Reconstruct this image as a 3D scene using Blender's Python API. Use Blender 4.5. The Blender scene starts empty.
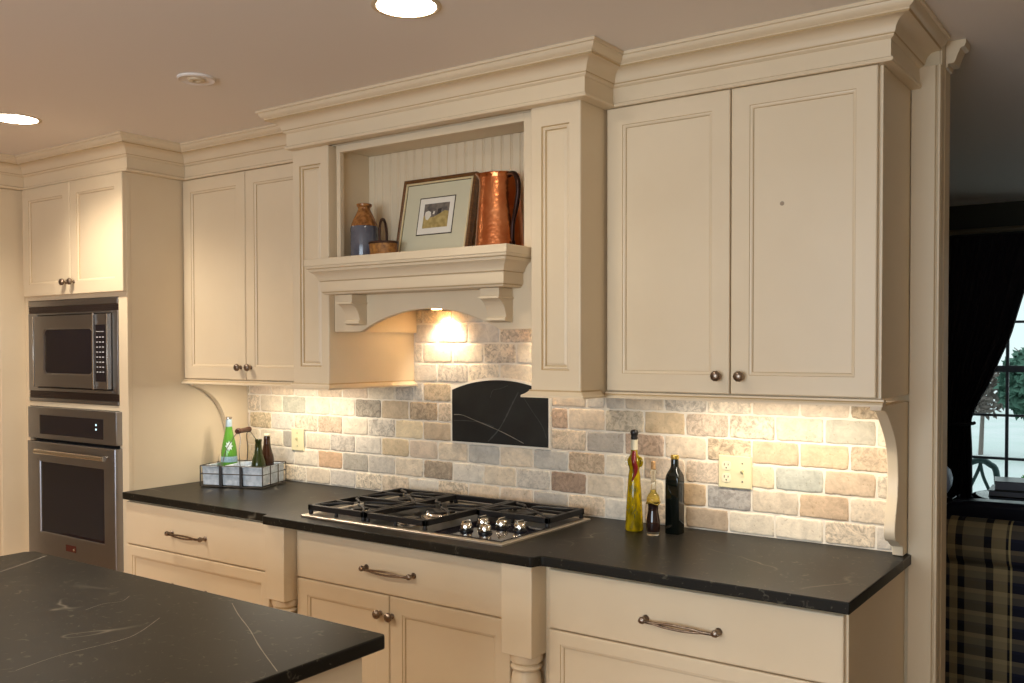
import bpy, bmesh, math, random
from mathutils import Vector, Matrix
random.seed(7)
PI = math.pi
scn = bpy.context.scene
col = scn.collection

# ------------------------------------------------------------------ materials
def lin(c):
    return tuple((v / 255 / 12.92 if v / 255 <= .04045 else ((v / 255 + .055) / 1.055) ** 2.4) for v in c) + (1.0,)

def mat(name, rgb, rough=.5, metal=0., spec=.5, trans=0., ior=1.45, emit=None, estr=0., coat=0., bump=None, var=None):
    m = bpy.data.materials.new(name)
    m.use_nodes = True
    nt = m.node_tree
    b = nt.nodes['Principled BSDF']
    b.inputs['Base Color'].default_value = lin(rgb)
    b.inputs['Roughness'].default_value = rough
    b.inputs['Metallic'].default_value = metal
    b.inputs['Specular IOR Level'].default_value = spec
    b.inputs['Transmission Weight'].default_value = trans
    b.inputs['IOR'].default_value = ior
    b.inputs['Coat Weight'].default_value = coat
    if emit:
        b.inputs['Emission Color'].default_value = lin(emit)
        b.inputs['Emission Strength'].default_value = estr
    if var or bump:
        tc = nt.nodes.new('ShaderNodeTexCoord')
    if var:                                   # (scale, other colour, (sx, sy, sz))
        mp = nt.nodes.new('ShaderNodeMapping'); mp.inputs['Scale'].default_value = var[2] if len(var) > 2 else (1, 1, 1)
        n = nt.nodes.new('ShaderNodeTexNoise'); n.inputs['Scale'].default_value = var[0]; n.inputs['Detail'].default_value = 5
        r = nt.nodes.new('ShaderNodeValToRGB')
        r.color_ramp.elements[0].position = .35; r.color_ramp.elements[1].position = .68
        r.color_ramp.elements[0].color = lin(rgb); r.color_ramp.elements[1].color = lin(var[1])
        nt.links.new(tc.outputs['Object'], mp.inputs['Vector'])
        nt.links.new(mp.outputs['Vector'], n.inputs['Vector'])
        nt.links.new(n.outputs['Fac'], r.inputs['Fac'])
        nt.links.new(r.outputs['Color'], b.inputs['Base Color'])
    if bump:                                  # (scale, strength, distance)
        n = nt.nodes.new('ShaderNodeTexNoise'); n.inputs['Scale'].default_value = bump[0]; n.inputs['Detail'].default_value = 4
        k = nt.nodes.new('ShaderNodeBump'); k.inputs['Strength'].default_value = bump[1]; k.inputs['Distance'].default_value = bump[2]
        nt.links.new(tc.outputs['Object'], n.inputs['Vector'])
        nt.links.new(n.outputs['Fac'], k.inputs['Height'])
        nt.links.new(k.outputs['Normal'], b.inputs['Normal'])
    return m

M = {}
M['paint'] = mat('cream_paint', (227, 208, 177), .38, var=(3, (223, 203, 171)), bump=(60, .03, .001))
M['glaze'] = mat('brown_glaze', (192, 164, 122), .5)
M['ceiling'] = mat('ceiling_paint', (238, 230, 222), .9)
M['wall'] = mat('wall_paint', (206, 190, 160), .85)
M['white_trim'] = mat('trim_paint', (214, 194, 162), .45)
M['dark_wall'] = mat('family_wall', (58, 58, 50), .9)
M['floor'] = mat('oak_floor', (176, 138, 96), .4, var=(4, (150, 112, 74), (1, 14, 1)))
M['carpet'] = mat('dark_carpet', (50, 46, 44), .95, bump=(300, .4, .004))
M['bronze'] = mat('aged_bronze', (92, 78, 66), .35, .9, var=(60, (58, 46, 38)))
M['pewter'] = mat('dark_pewter', (158, 142, 126), .34, 1.0, var=(80, (118, 102, 90)))
M['steel'] = mat('brushed_steel', (150, 150, 154), .34, 1.0, bump=(40, .03, .001))
M['steel_lt'] = mat('bright_steel', (215, 208, 198), .22, 1.0)
M['chrome'] = mat('polished_chrome', (232, 226, 214), .08, 1.0)
M['iron'] = mat('cast_iron', (26, 23, 22), .45, 0., .5, bump=(200, .2, .001))
M['burner'] = mat('burner_cap', (18, 16, 16), .35)
M['blackglass'] = mat('black_glass', (20, 17, 27), .06, 0., .6)
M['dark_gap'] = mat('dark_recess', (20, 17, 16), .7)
M['vent'] = mat('dark_vent', (74, 62, 58), .45, .7)
M['button'] = mat('pale_button', (190, 190, 190), .5)
M['led'] = mat('display_light', (190, 225, 235), .5, emit=(190, 225, 235), estr=1.2)
M['badge'] = mat('red_badge', (92, 40, 34), .3, .4)
M['grout'] = mat('pale_grout', (236, 224, 204), .9, bump=(120, .4, .002))
M['ivory'] = mat('ivory_plastic', (226, 214, 170), .35)
M['slot'] = mat('outlet_slot', (52, 40, 30), .6)
M['galv'] = mat('galvanized_tin', (216, 224, 232), .45, .12, var=(45, (176, 188, 198)), bump=(30, .1, .002))
M['wire'] = mat('grey_wire', (96, 92, 88), .4, .9)
M['wood'] = mat('dark_wood', (84, 48, 30), .4, var=(14, (58, 32, 20), (6, 1, 1)))
M['cork'] = mat('cork', (190, 150, 100), .8, var=(120, (150, 110, 70)))
M['cap_blk'] = mat('black_seal', (26, 22, 20), .35)
M['label_w'] = mat('paper_label', (206, 196, 168), .6)
M['label_b'] = mat('pale_blue_label', (150, 178, 190), .5, var=(160, (120, 150, 168)))
M['label_n'] = mat('silver_blue_foil', (176, 196, 206), .35, .3)
M['gold'] = mat('brass_cap', (206, 176, 92), .3, .8)
M['g_green'] = mat('green_glass', (112, 182, 70), .06, 0., .5, .45, 1.4)
M['g_olive'] = mat('dark_olive_glass', (44, 52, 22), .06, 0., .5, .15)
M['g_brown'] = mat('brown_glass', (52, 30, 18), .06, 0., .5, .12)
M['g_black'] = mat('near_black_green_glass', (9, 14, 10), .05, 0., .6)
M['g_clear'] = mat('clear_glass', (246, 246, 236), .02, 0., .5, 1., 1.25)
M['oil'] = mat('yellow_oil', (206, 172, 14), .04, 0., .5, .3, 1.35, var=(60, (120, 104, 16), (1, 1, .4)))
M['g_amber'] = mat('amber_glass', (216, 190, 96), .03, 0., .5, .8, 1.3)
M['vinegar'] = mat('dark_vinegar', (38, 22, 18), .05, 0., .6)
M['herb'] = mat('olive_herbs', (86, 86, 30), .6)
M['chili'] = mat('dark_red_pepper', (112, 26, 24), .25)
M['jug_g'] = mat('grey_blue_glaze', (104, 104, 112), .14, 0., .6, var=(20, (84, 84, 94)))
M['jug_b'] = mat('amber_glaze', (172, 116, 62), .22, 0., .6, var=(60, (112, 66, 30)))
M['wicker'] = mat('wicker', (178, 122, 58), .6, var=(70, (116, 72, 30)))
M['wicker_d'] = mat('dark_wicker', (62, 36, 22), .55)
M['frame'] = mat('dark_frame', (118, 80, 44), .3, var=(30, (84, 54, 30), (1, 1, 6)))
M['gilt'] = mat('gilt_liner', (232, 214, 170), .35, .3)
M['matboard'] = mat('grey_mat', (206, 198, 168), .85)
M['matwhite'] = mat('white_mat', (232, 224, 208), .8)
M['ink'] = mat('dark_line', (58, 44, 26), .6)
M['art_sky'] = mat('painted_dusk', (126, 114, 102), .8, var=(60, (86, 78, 72)))
M['art_land'] = mat('painted_field', (188, 164, 104), .8, var=(60, (150, 128, 74)))
M['art_wht'] = mat('painted_white', (222, 214, 196), .8)
M['art_drk'] = mat('painted_dark', (62, 54, 50), .8)
M['copper_d'] = mat('dark_copper_handle', (44, 22, 16), .35, .6)
M['leather'] = mat('black_leather', (36, 36, 52), .32)
M['velvet'] = mat('black_curtain', (24, 19, 22), .9)
M['rod'] = mat('curtain_rod_wood', (96, 86, 66), .5)
M['muntin'] = mat('window_paint', (92, 100, 108), .5)
M['dark_tbl'] = mat('dark_table', (34, 26, 30), .16)
M['book_d'] = mat('black_cover', (20, 18, 22), .3)
M['page'] = mat('book_pages', (150, 160, 178), .7)
M['pale_cer'] = mat('pale_ceramic', (196, 204, 226), .3)
M['snow'] = mat('pale_lawn', (238, 240, 242), .9, var=(.6, (216, 228, 224)))
M['leaf'] = mat('tree_leaves', (84, 120, 104), .8)
M['leaf2'] = mat('shrub_leaves', (82, 140, 62), .8)
M['twig'] = mat('bare_twigs', (130, 118, 112), .9)
M['iron_out'] = mat('verdigris_iron', (66, 92, 92), .5)
M['lamp'] = mat('lamp_lens', (255, 244, 224), .5, emit=(255, 242, 222), estr=28.)
M['puck'] = mat('puck_lens', (255, 240, 214), .5, emit=(255, 222, 170), estr=20.)

def soapstone():
    m = mat('soapstone', (30, 28, 24), .38, 0., .2)
    nt = m.node_tree; b = nt.nodes['Principled BSDF']; L = nt.links.new
    tc = nt.nodes.new('ShaderNodeTexCoord')
    def noise(s, d, dist=0.):
        n = nt.nodes.new('ShaderNodeTexNoise'); n.inputs['Scale'].default_value = s; n.inputs['Detail'].default_value = d
        n.inputs['Distortion'].default_value = dist; L(tc.outputs['Object'], n.inputs['Vector']); return n.outputs['Fac']
    def ramp(f, pts):
        r = nt.nodes.new('ShaderNodeValToRGB'); e = r.color_ramp.elements
        while len(e) < len(pts): e.new(.5)
        for k, (p, c) in enumerate(pts): e[k].position = p; e[k].color = (c, c, c, 1)
        L(f, r.inputs['Fac']); return r.outputs['Color']
    def mix(f, a, bcol):
        x = nt.nodes.new('ShaderNodeMix'); x.data_type = 'RGBA'
        L(f, x.inputs['Factor'])
        if isinstance(a, tuple): x.inputs['A'].default_value = a
        else: L(a, x.inputs['A'])
        x.inputs['B'].default_value = bcol
        return x.outputs['Result']
    base = mix(ramp(noise(5, 6), [(.3, 0), (.75, 1)]), lin((24, 22, 18)), lin((34, 31, 25)))
    vein = ramp(noise(1.7, 3, .6), [(.494, 0), (.5, 1), (.506, 0)])
    gate = ramp(noise(2.3, 2), [(.52, 0), (.62, 1)])
    mu = nt.nodes.new('ShaderNodeMath'); mu.operation = 'MULTIPLY'; L(vein, mu.inputs[0]); L(gate, mu.inputs[1])
    mv = nt.nodes.new('ShaderNodeMath'); mv.operation = 'MULTIPLY'; L(mu.outputs[0], mv.inputs[0]); mv.inputs[1].default_value = .5
    c = mix(mv.outputs[0], base, lin((150, 142, 124)))
    fleck = ramp(noise(44, 4, 1.2), [(.63, 0), (.70, 1)])
    mf = nt.nodes.new('ShaderNodeMath'); mf.operation = 'MULTIPLY'; L(fleck, mf.inputs[0]); mf.inputs[1].default_value = .30
    c = mix(mf.outputs[0], c, lin((124, 118, 100)))
    L(c, b.inputs['Base Color'])
    return m
M['soap'] = soapstone()
M['soap_blk'] = mat('honed_black_soapstone', (22, 23, 23), .4, var=(5, (40, 42, 40)))
M['vein'] = mat('white_vein', (128, 120, 108), .5)
M['vein_dim'] = mat('grey_vein', (68, 68, 66), .5)

def tile_mat():
    m = mat('tumbled_travertine', (210, 190, 160), .75, 0., .3)
    nt = m.node_tree; b = nt.nodes['Principled BSDF']; L = nt.links.new
    a = nt.nodes.new('ShaderNodeAttribute'); a.attribute_name = 'tile_colour'
    tc = nt.nodes.new('ShaderNodeTexCoord')
    n1 = nt.nodes.new('ShaderNodeTexNoise'); n1.inputs['Scale'].default_value = 26; n1.inputs['Detail'].default_value = 8; n1.inputs['Roughness'].default_value = .65; n1.inputs['Distortion'].default_value = .8
    n2 = nt.nodes.new('ShaderNodeTexNoise'); n2.inputs['Scale'].default_value = 95; n2.inputs['Detail'].default_value = 4
    for n in (n1, n2): L(tc.outputs['Object'], n.inputs['Vector'])
    r1 = nt.nodes.new('ShaderNodeValToRGB'); e = r1.color_ramp.elements
    e[0].position = .3; e[0].color = (.78, .765, .75, 1); e[1].position = .66; e[1].color = (1.1, 1.09, 1.07, 1)
    L(n1.outputs['Fac'], r1.inputs['Fac'])
    r2 = nt.nodes.new('ShaderNodeValToRGB'); e = r2.color_ramp.elements
    e[0].position = .31; e[0].color = (.72, .66, .6, 1); e[1].position = .37; e[1].color = (1, 1, 1, 1)
    L(n2.outputs['Fac'], r2.inputs['Fac'])
    x1 = nt.nodes.new('ShaderNodeMix'); x1.data_type = 'RGBA'; x1.blend_type = 'MULTIPLY'; x1.inputs['Factor'].default_value = 1
    x2 = nt.nodes.new('ShaderNodeMix'); x2.data_type = 'RGBA'; x2.blend_type = 'MULTIPLY'; x2.inputs['Factor'].default_value = .7
    L(a.outputs['Color'], x1.inputs['A']); L(r1.outputs['Color'], x1.inputs['B'])
    L(x1.outputs['Result'], x2.inputs['A']); L(r2.outputs['Color'], x2.inputs['B'])
    n3 = nt.nodes.new('ShaderNodeTexNoise'); n3.inputs['Scale'].default_value = 38; n3.inputs['Detail'].default_value = 9; n3.inputs['Roughness'].default_value = .7; n3.inputs['Distortion'].default_value = 1.5
    L(tc.outputs['Object'], n3.inputs['Vector'])
    r3 = nt.nodes.new('ShaderNodeValToRGB'); e = r3.color_ramp.elements
    e[0].position = .40; e[0].color = (.56, .54, .53, 1); e[1].position = .56; e[1].color = (1.12, 1.1, 1.08, 1)
    L(n3.outputs['Fac'], r3.inputs['Fac'])
    x3 = nt.nodes.new('ShaderNodeMix'); x3.data_type = 'RGBA'; x3.blend_type = 'MULTIPLY'; L(a.outputs['Alpha'], x3.inputs['Factor'])
    L(x2.outputs['Result'], x3.inputs['A']); L(r3.outputs['Color'], x3.inputs['B'])
    L(x3.outputs['Result'], b.inputs['Base Color'])
    k = nt.nodes.new('ShaderNodeBump'); k.inputs['Strength'].default_value = .5; k.inputs['Distance'].default_value = .002
    L(n2.outputs['Fac'], k.inputs['Height']); L(k.outputs['Normal'], b.inputs['Normal'])
    return m
M['tile'] = tile_mat()

def copper_mat():
    m = mat('hammered_copper', (222, 146, 96), .24, 1.0, var=(14, (196, 112, 66)))
    nt = m.node_tree; b = nt.nodes['Principled BSDF']
    tc = nt.nodes.new('ShaderNodeTexCoord'); v = nt.nodes.new('ShaderNodeTexVoronoi'); v.inputs['Scale'].default_value = 85
    k = nt.nodes.new('ShaderNodeBump'); k.inputs['Strength'].default_value = .35; k.inputs['Distance'].default_value = .002
    nt.links.new(tc.outputs['Object'], v.inputs['Vector']); nt.links.new(v.outputs['Distance'], k.inputs['Height'])
    nt.links.new(k.outputs['Normal'], b.inputs['Normal'])
    return m
M['copper'] = copper_mat()

OFF = (3.7 - 2.980) / .30 % 1.0
def plaid_mat():
    m = mat('plaid_fabric', (60, 54, 42), .95, 0., .2)
    nt = m.node_tree; b = nt.nodes['Principled BSDF']; L = nt.links.new
    tc = nt.nodes.new('ShaderNodeTexCoord'); s = nt.nodes.new('ShaderNodeSeparateXYZ'); L(tc.outputs['Object'], s.inputs[0])
    def stripes(out, period, off, pts):
        d = nt.nodes.new('ShaderNodeMath'); d.operation = 'MULTIPLY_ADD'; L(out, d.inputs[0]); d.inputs[1].default_value = 1 / period; d.inputs[2].default_value = off
        f = nt.nodes.new('ShaderNodeMath'); f.operation = 'FRACT'; L(d.outputs[0], f.inputs[0])
        r = nt.nodes.new('ShaderNodeValToRGB'); r.color_ramp.interpolation = 'CONSTANT'; e = r.color_ramp.elements
        while len(e) < len(pts): e.new(.5)
        for k, (p, c) in enumerate(pts): e[k].position = p; e[k].color = lin(c)
        L(f.outputs[0], r.inputs['Fac']); return r.outputs['Color']
    olive, blk, tan, yel, navy = (124, 114, 90), (30, 29, 32), (164, 146, 108), (196, 178, 122), (40, 42, 58)
    v = stripes(s.outputs['X'], .30, OFF, [(0, blk), (.085, olive), (.34, blk), (.43, tan), (.60, blk), (.63, yel), (.655, navy), (.90, tan)])
    add = nt.nodes.new('ShaderNodeMath'); add.operation = 'ADD'; L(s.outputs['Z'], add.inputs[0]); L(s.outputs['Y'], add.inputs[1])
    h = stripes(s.outputs['Z'], .09, .25, [(0, olive), (.32, tan), (.52, blk), (.86, navy)])
    x = nt.nodes.new('ShaderNodeMix'); x.data_type = 'RGBA'; x.inputs['Factor'].default_value = .38
    L(v, x.inputs['A']); L(h, x.inputs['B']); L(x.outputs['Result'], b.inputs['Base Color'])
    return m
M['plaid'] = plaid_mat()

# ------------------------------------------------------------------ mesh helpers
class MB:
    def __init__(s): s.v = []; s.f = []; s.m = []; s.c = None
    def add(s, vs, fs, mi=0):
        o = len(s.v); s.v += [tuple(p) for p in vs]; s.f += [tuple(o + i for i in f) for f in fs]; s.m += [mi] * len(fs); return s
    def box(s, x0, x1, y0, y1, z0, z1, mi=0):
        x0, x1 = min(x0, x1), max(x0, x1); y0, y1 = min(y0, y1), max(y0, y1); z0, z1 = min(z0, z1), max(z0, z1)
        return s.add([(x0, y0, z0), (x1, y0, z0), (x1, y1, z0), (x0, y1, z0), (x0, y0, z1), (x1, y0, z1), (x1, y1, z1), (x0, y1, z1)],
                     [(0, 3, 2, 1), (4, 5, 6, 7), (0, 1, 5, 4), (1, 2, 6, 5), (2, 3, 7, 6), (3, 0, 4, 7)], mi)
    def prism(s, poly, axis, a, b, mi=0):
        """poly: 2-D outline (counter-clockwise seen from the + side of axis); axis x: (y,z), y: (x,z), z: (x,y)"""
        def P(p, t): return {'x': (t, p[0], p[1]), 'y': (p[0], t, p[1]), 'z': (p[0], p[1], t)}[axis]
        n = len(poly)
        return s.add([P(p, a) for p in poly] + [P(p, b) for p in poly],
                     [tuple(range(n)), tuple(range(2 * n - 1, n - 1, -1))] + [(i, i + n, (i + 1) % n + n, (i + 1) % n) for i in range(n)], mi)
    def lathe(s, prof, c=(0, 0, 0), axis='z', n=32, mi=0, ridge=None, cap=True):
        k = len(prof); vs = []
        for i in range(n):
            t = 2 * PI * i / n
            for r, z in prof:
                rr = r * (1 + (ridge[1] * math.cos(ridge[0] * t) if ridge else 0))
                a, b = rr * math.cos(t), rr * math.sin(t)
                p = {'z': (a, b, z), 'y': (a, z, b), 'x': (z, a, b)}[axis]
                vs.append((p[0] + c[0], p[1] + c[1], p[2] + c[2]))
        fs = [(i * k + j, ((i + 1) % n) * k + j, ((i + 1) % n) * k + j + 1, i * k + j + 1) for i in range(n) for j in range(k - 1)]
        if cap and prof[0][0] > 1e-6: fs.append(tuple(i * k for i in range(n))[::-1])
        if cap and prof[-1][0] > 1e-6: fs.append(tuple(i * k + k - 1 for i in range(n)))
        return s.add(vs, fs, mi)
    def tube(s, path, r, n=10, mi=0, closed=False):
        pts = [Vector(p) for p in path]; k = len(pts); vs = []
        rs = r if isinstance(r, (list, tuple)) else [r] * k
        prev = None
        for i, p in enumerate(pts):
            if closed: d = pts[(i + 1) % k] - pts[i - 1]
            else: d = pts[min(i + 1, k - 1)] - pts[max(i - 1, 0)]
            d.normalize()
            if prev is None:
                u = d.cross(Vector((0, 0, 1)))
                if u.length < 1e-3: u = d.cross(Vector((0, 1, 0)))
            else: u = prev - d * prev.dot(d)
            u.normalize(); prev = u; w = d.cross(u)
            vs += [p + (u * math.cos(2 * PI * j / n) + w * math.sin(2 * PI * j / n)) * rs[i] for j in range(n)]
        m = k if closed else k - 1
        fs = [(i * n + j, i * n + (j + 1) % n, ((i + 1) % k) * n + (j + 1) % n, ((i + 1) % k) * n + j) for i in range(m) for j in range(n)]
        if not closed: fs += [tuple(range(n))[::-1], tuple(range((k - 1) * n, k * n))]
        return s.add(vs, fs, mi)
    def rings(s, loops, mis=None, cap0=False, cap1=True):
        """concentric closed loops of equal length joined by quads"""
        n = len(loops[0]); o = len(s.v); vs = [p for l in loops for p in l]; fs = []; ms = []
        for k in range(len(loops) - 1):
            for i in range(n):
                fs.append((k * n + i, k * n + (i + 1) % n, (k + 1) * n + (i + 1) % n, (k + 1) * n + i)); ms.append(mis[k] if mis else 0)
        if cap0: fs.append(tuple(range(n))[::-1]); ms.append(0)
        if cap1: fs.append(tuple(range((len(loops) - 1) * n, len(loops) * n))); ms.append(0)
        s.v += [tuple(p) for p in vs]; s.f += [tuple(o + i for i in f) for f in fs]; s.m += ms; return s
    def panel(s, x0, x1, z0, z1, yf, th=.02, rail=.056, bead=True, inner=0.009):
        """a door or drawer front facing -y with a recessed panel and a glazed bead"""
        def R(i, y): return [(x0 + i, y, z0 + i), (x1 - i, y, z0 + i), (x1 - i, y, z1 - i), (x0 + i, y, z1 - i)]
        if not bead:
            return s.rings([R(0, yf + th), R(0, yf + .004), R(.0015, yf + .0012), R(.005, yf)], cap0=True)
        L = [R(0, yf + th), R(0, yf + .004), R(.0015, yf + .001), R(.004, yf), R(rail, yf), R(rail + .0012, yf + .002), R(rail + .006, yf + .003),
             R(rail + .0095, yf + .0055), R(rail + .0105, yf + inner), R(rail + .016, yf + inner)]
        return s.rings(L, [0, 0, 0, 0, 1, 0, 0, 1, 0], cap0=True)
    def build(s, name, mats, parent=None, bevel=0., smooth=False, segs=2):
        me = bpy.data.meshes.new(name)
        off = WL.get(parent.name, Vector((0, 0, 0))) if parent else Vector((0, 0, 0))
        me.from_pydata([tuple(Vector(p) - off) for p in s.v], [], s.f)
        bm = bmesh.new(); bm.from_mesh(me); bmesh.ops.recalc_face_normals(bm, faces=bm.faces); bm.to_mesh(me); bm.free()
        for mt in (mats if isinstance(mats, (list, tuple)) else [mats]): me.materials.append(mt)
        for p, mi in zip(me.polygons, s.m): p.material_index = mi
        if smooth or bevel:
            for p in me.polygons: p.use_smooth = True
            me.set_sharp_from_angle(angle=.7)
        o = bpy.data.objects.new(name, me); col.objects.link(o)
        if parent: o.parent = parent; WL[o.name] = off
        if bevel:
            b = o.modifiers.new('bevel', 'BEVEL'); b.width = bevel; b.segments = segs; b.limit_method = 'ANGLE'; b.angle_limit = .6
            b.harden_normals = False
        return o
WL = {}

def thing(name, label, cat, loc=(0, 0, 0), group=None):
    o = bpy.data.objects.new(name, None); col.objects.link(o)
    o.empty_display_size = .05
    o.location = loc; o['label'] = label; o['category'] = cat
    if group: o['group'] = group
    WL[o.name] = Vector(loc)
    return o
def tag(o, label, cat, group=None, kind=None):
    o['label'] = label; o['category'] = cat
    if group: o['group'] = group
    if kind: o['kind'] = kind
    return o
def struct(o, label=None, cat=None):
    o['kind'] = 'structure'
    if label: o['label'] = label
    if cat: o['category'] = cat
    return o
def rect(x0, x1, z0, z1, y): return [(x0, y, z0), (x1, y, z0), (x1, y, z1), (x0, y, z1)]
def arc(cx, cy, r, a0, a1, n): return [(cx + r * math.cos(math.radians(a0 + (a1 - a0) * i / n)), cy + r * math.sin(math.radians(a0 + (a1 - a0) * i / n))) for i in range(n + 1)]
def smoothpath(pts, n=6):
    """Catmull-Rom through pts"""
    P = [Vector(p) for p in pts]; out = []
    for i in range(len(P) - 1):
        a, b, c, d = P[max(i - 1, 0)], P[i], P[i + 1], P[min(i + 2, len(P) - 1)]
        for k in range(n):
            t = k / n
            out.append(.5 * ((2 * b) + (c - a) * t + (2 * a - 5 * b + 4 * c - d) * t * t + (3 * b - a - 3 * c + d) * t ** 3))
    out.append(P[-1]); return [tuple(p) for p in out]

# ------------------------------------------------------------------ camera
cx, cy, cz, yaw, pit, rol, F_, PX, PY = 3.6978, -2.9693, 1.5325, 35.3402, -1.2844, -.091, 939.96, 512, 368.4
a, b, c = (math.radians(t) for t in (yaw, pit, rol))
Fv = Vector((-math.sin(a) * math.cos(b), math.cos(a) * math.cos(b), math.sin(b)))
R0 = Vector((math.cos(a), math.sin(a), 0)); U0 = R0.cross(Fv)
Rv = R0 * math.cos(c) + U0 * math.sin(c); Uv = U0 * math.cos(c) - R0 * math.sin(c)
cd = bpy.data.cameras.new('camera'); cam = bpy.data.objects.new('camera', cd); col.objects.link(cam)
cam.matrix_world = Matrix(((Rv.x, Uv.x, -Fv.x, cx), (Rv.y, Uv.y, -Fv.y, cy), (Rv.z, Uv.z, -Fv.z, cz), (0, 0, 0, 1)))
cd.sensor_width = 36; cd.lens = F_ * 36 / 1024; cd.shift_y = (PY - 341.5) / 1024; cd.clip_start = .05
scn.camera = cam

# ------------------------------------------------------------------ key dimensions (metres)
CEIL = 2.432
ZC, ZB = .914, .883              # worktop top and underside
YU, YD = -.322, -.342            # upper cabinet face and its doors
YT, YTD = -.620, -.640         # oven tower face and its doors
YP = -.4885                      # face of the hood's side columns
XE = 3.044                       # right end of the upper cabinets

# ------------------------------------------------------------------ room shell
struct(MB().box(-3.2, 5.7, -5.6, .13, -.1, 0).build('floor', M['floor']), 'oak kitchen floor', 'floor')
struct(MB().box(-3.2, 5.7, .13, 3.6, -.1, 0).build('floor', M['carpet']), 'dark carpet of the room beyond', 'floor')
struct(MB().box(-3.2, 5.7, -5.6, 3.73, CEIL, CEIL + .1).build('ceiling', M['ceiling']), 'plain plaster ceiling', 'ceiling')
struct(MB().box(-3.2, 3.121, 0, .128, 0, CEIL).build('wall_back', M['wall']), 'kitchen wall behind the cabinets', 'wall')
struct(MB().box(-3.33, -3.2, -5.6, 3.73, 0, CEIL).build('wall_left', M['wall']), 'kitchen side wall', 'wall')
struct(MB().box(5.7, 5.83, -5.6, 3.73, 0, CEIL).build('wall_right', M['wall']), 'side wall', 'wall')
w = MB()                                       # wall behind the camera with a wide window
wx0, wx1, wz0, wz1 = 1.3, 4.3, .85, 2.15
for bx in ((-3.33, wx0, 0, CEIL), (wx1, 5.83, 0, CEIL), (wx0, wx1, 0, wz0), (wx0, wx1, wz1, CEIL)): w.box(bx[0], bx[1], -5.73, -5.6, bx[2], bx[3])
struct(w.build('wall_front', M['wall']), 'wall opposite the cooktop', 'wall')
wf = struct(MB().box(wx0, wx1, -5.69, -5.64, wz0, wz0 + .05).box(wx0, wx1, -5.69, -5.64, wz1 - .05, wz1).box(wx0, wx0 + .05, -5.69, -5.64, wz0 + .05, wz1 - .05)
            .box(wx1 - .05, wx1, -5.69, -5.64, wz0 + .05, wz1 - .05).box(2.275, 2.325, -5.69, -5.64, wz0 + .05, wz1 - .05).box(3.275, 3.325, -5.69, -5.64, wz0 + .05, wz1 - .05)
            .build('window_2', M['white_trim']), 'kitchen window', 'window')
# far wall of the family room and its window
fx0, fx1, fz0, fz1 = 2.38, 3.75, .53, 2.16
w = MB()
for bx in ((-3.33, fx0, 0, CEIL), (fx1, 5.83, 0, CEIL), (fx0, fx1, 0, fz0), (fx0, fx1, fz1, CEIL)): w.box(bx[0], bx[1], 3.6, 3.73, bx[2], bx[3])
struct(w.build('wall_far', M['dark_wall']), 'dark far wall of the family room', 'wall')
w = MB()
w.box(fx0, fx1, 3.62, 3.68, fz0, fz0 + .04); w.box(fx0, fx1, 3.62, 3.68, fz1 - .04, fz1); w.box(fx0, fx0 + .04, 3.62, 3.68, fz0 + .04, fz1 - .04); w.box(fx1 - .04, fx1, 3.62, 3.68, fz0 + .04, fz1 - .04)
w.box(fx0 + .04, fx1 - .04, 3.625, 3.675, 1.372, 1.412)
for z in (1.687, 1.98, 1.099, .826): w.box(fx0 + .04, fx1 - .04, 3.64, 3.66, z - .008, z + .008)
for x in (2.524, 2.822, 3.12, 3.418): w.box(x - .009, x + .009, 3.638, 3.662, fz0 + .04, fz1 - .04)
win = struct(w.build('window_1', M['muntin']), 'many-paned family room window beside the black curtain', 'window')
MB().box(fx0 + .04, fx1 - .04, 3.648, 3.652, fz0 + .04, 1.372).build('window_glass', M['g_clear'], win)
MB().box(fx0 + .04, fx1 - .04, 3.648, 3.652, 1.412, fz1 - .04).build('window_glass', M['g_clear'], win)
# doorway casing at the end of the kitchen wall
cs = MB(); cs.prism([(3.0465, -.012), (3.112, -.012), (3.114, -.004), (3.117, -.004), (3.119, -.013), (3.126, -.013), (3.127, 0), (3.0465, 0)], 'z', 0, 2.352)
struct(cs.build('trim_1', M['white_trim'], bevel=.002), 'cream casing on the wall end beside the doorway', 'trim')
cs = MB(); cs.prism([(3.1215, .002), (3.127, .002), (3.127, .04), (3.1235, .044), (3.1235, .05), (3.127, .054), (3.127, .124), (3.1215, .124)], 'z', 0, CEIL - .002)
struct(cs.build('trim_2', M['white_trim'], bevel=.0015), 'doorway jamb facing the family room', 'trim')
cs = MB()
pr = [(3.1275, 2.353), (3.132, 2.355), (3.134, 2.366), (3.150, 2.367), (3.154, 2.374), (3.160, 2.392), (3.167, 2.407), (3.178, 2.412), (3.181, 2.421), (3.181, 2.431), (3.1275, 2.431)]
cs.prism(pr, 'y', .05, .124)
struct(cs.build('trim_3', M['white_trim'], smooth=True), 'short crown return on the doorway end of the wall', 'trim')

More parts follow.
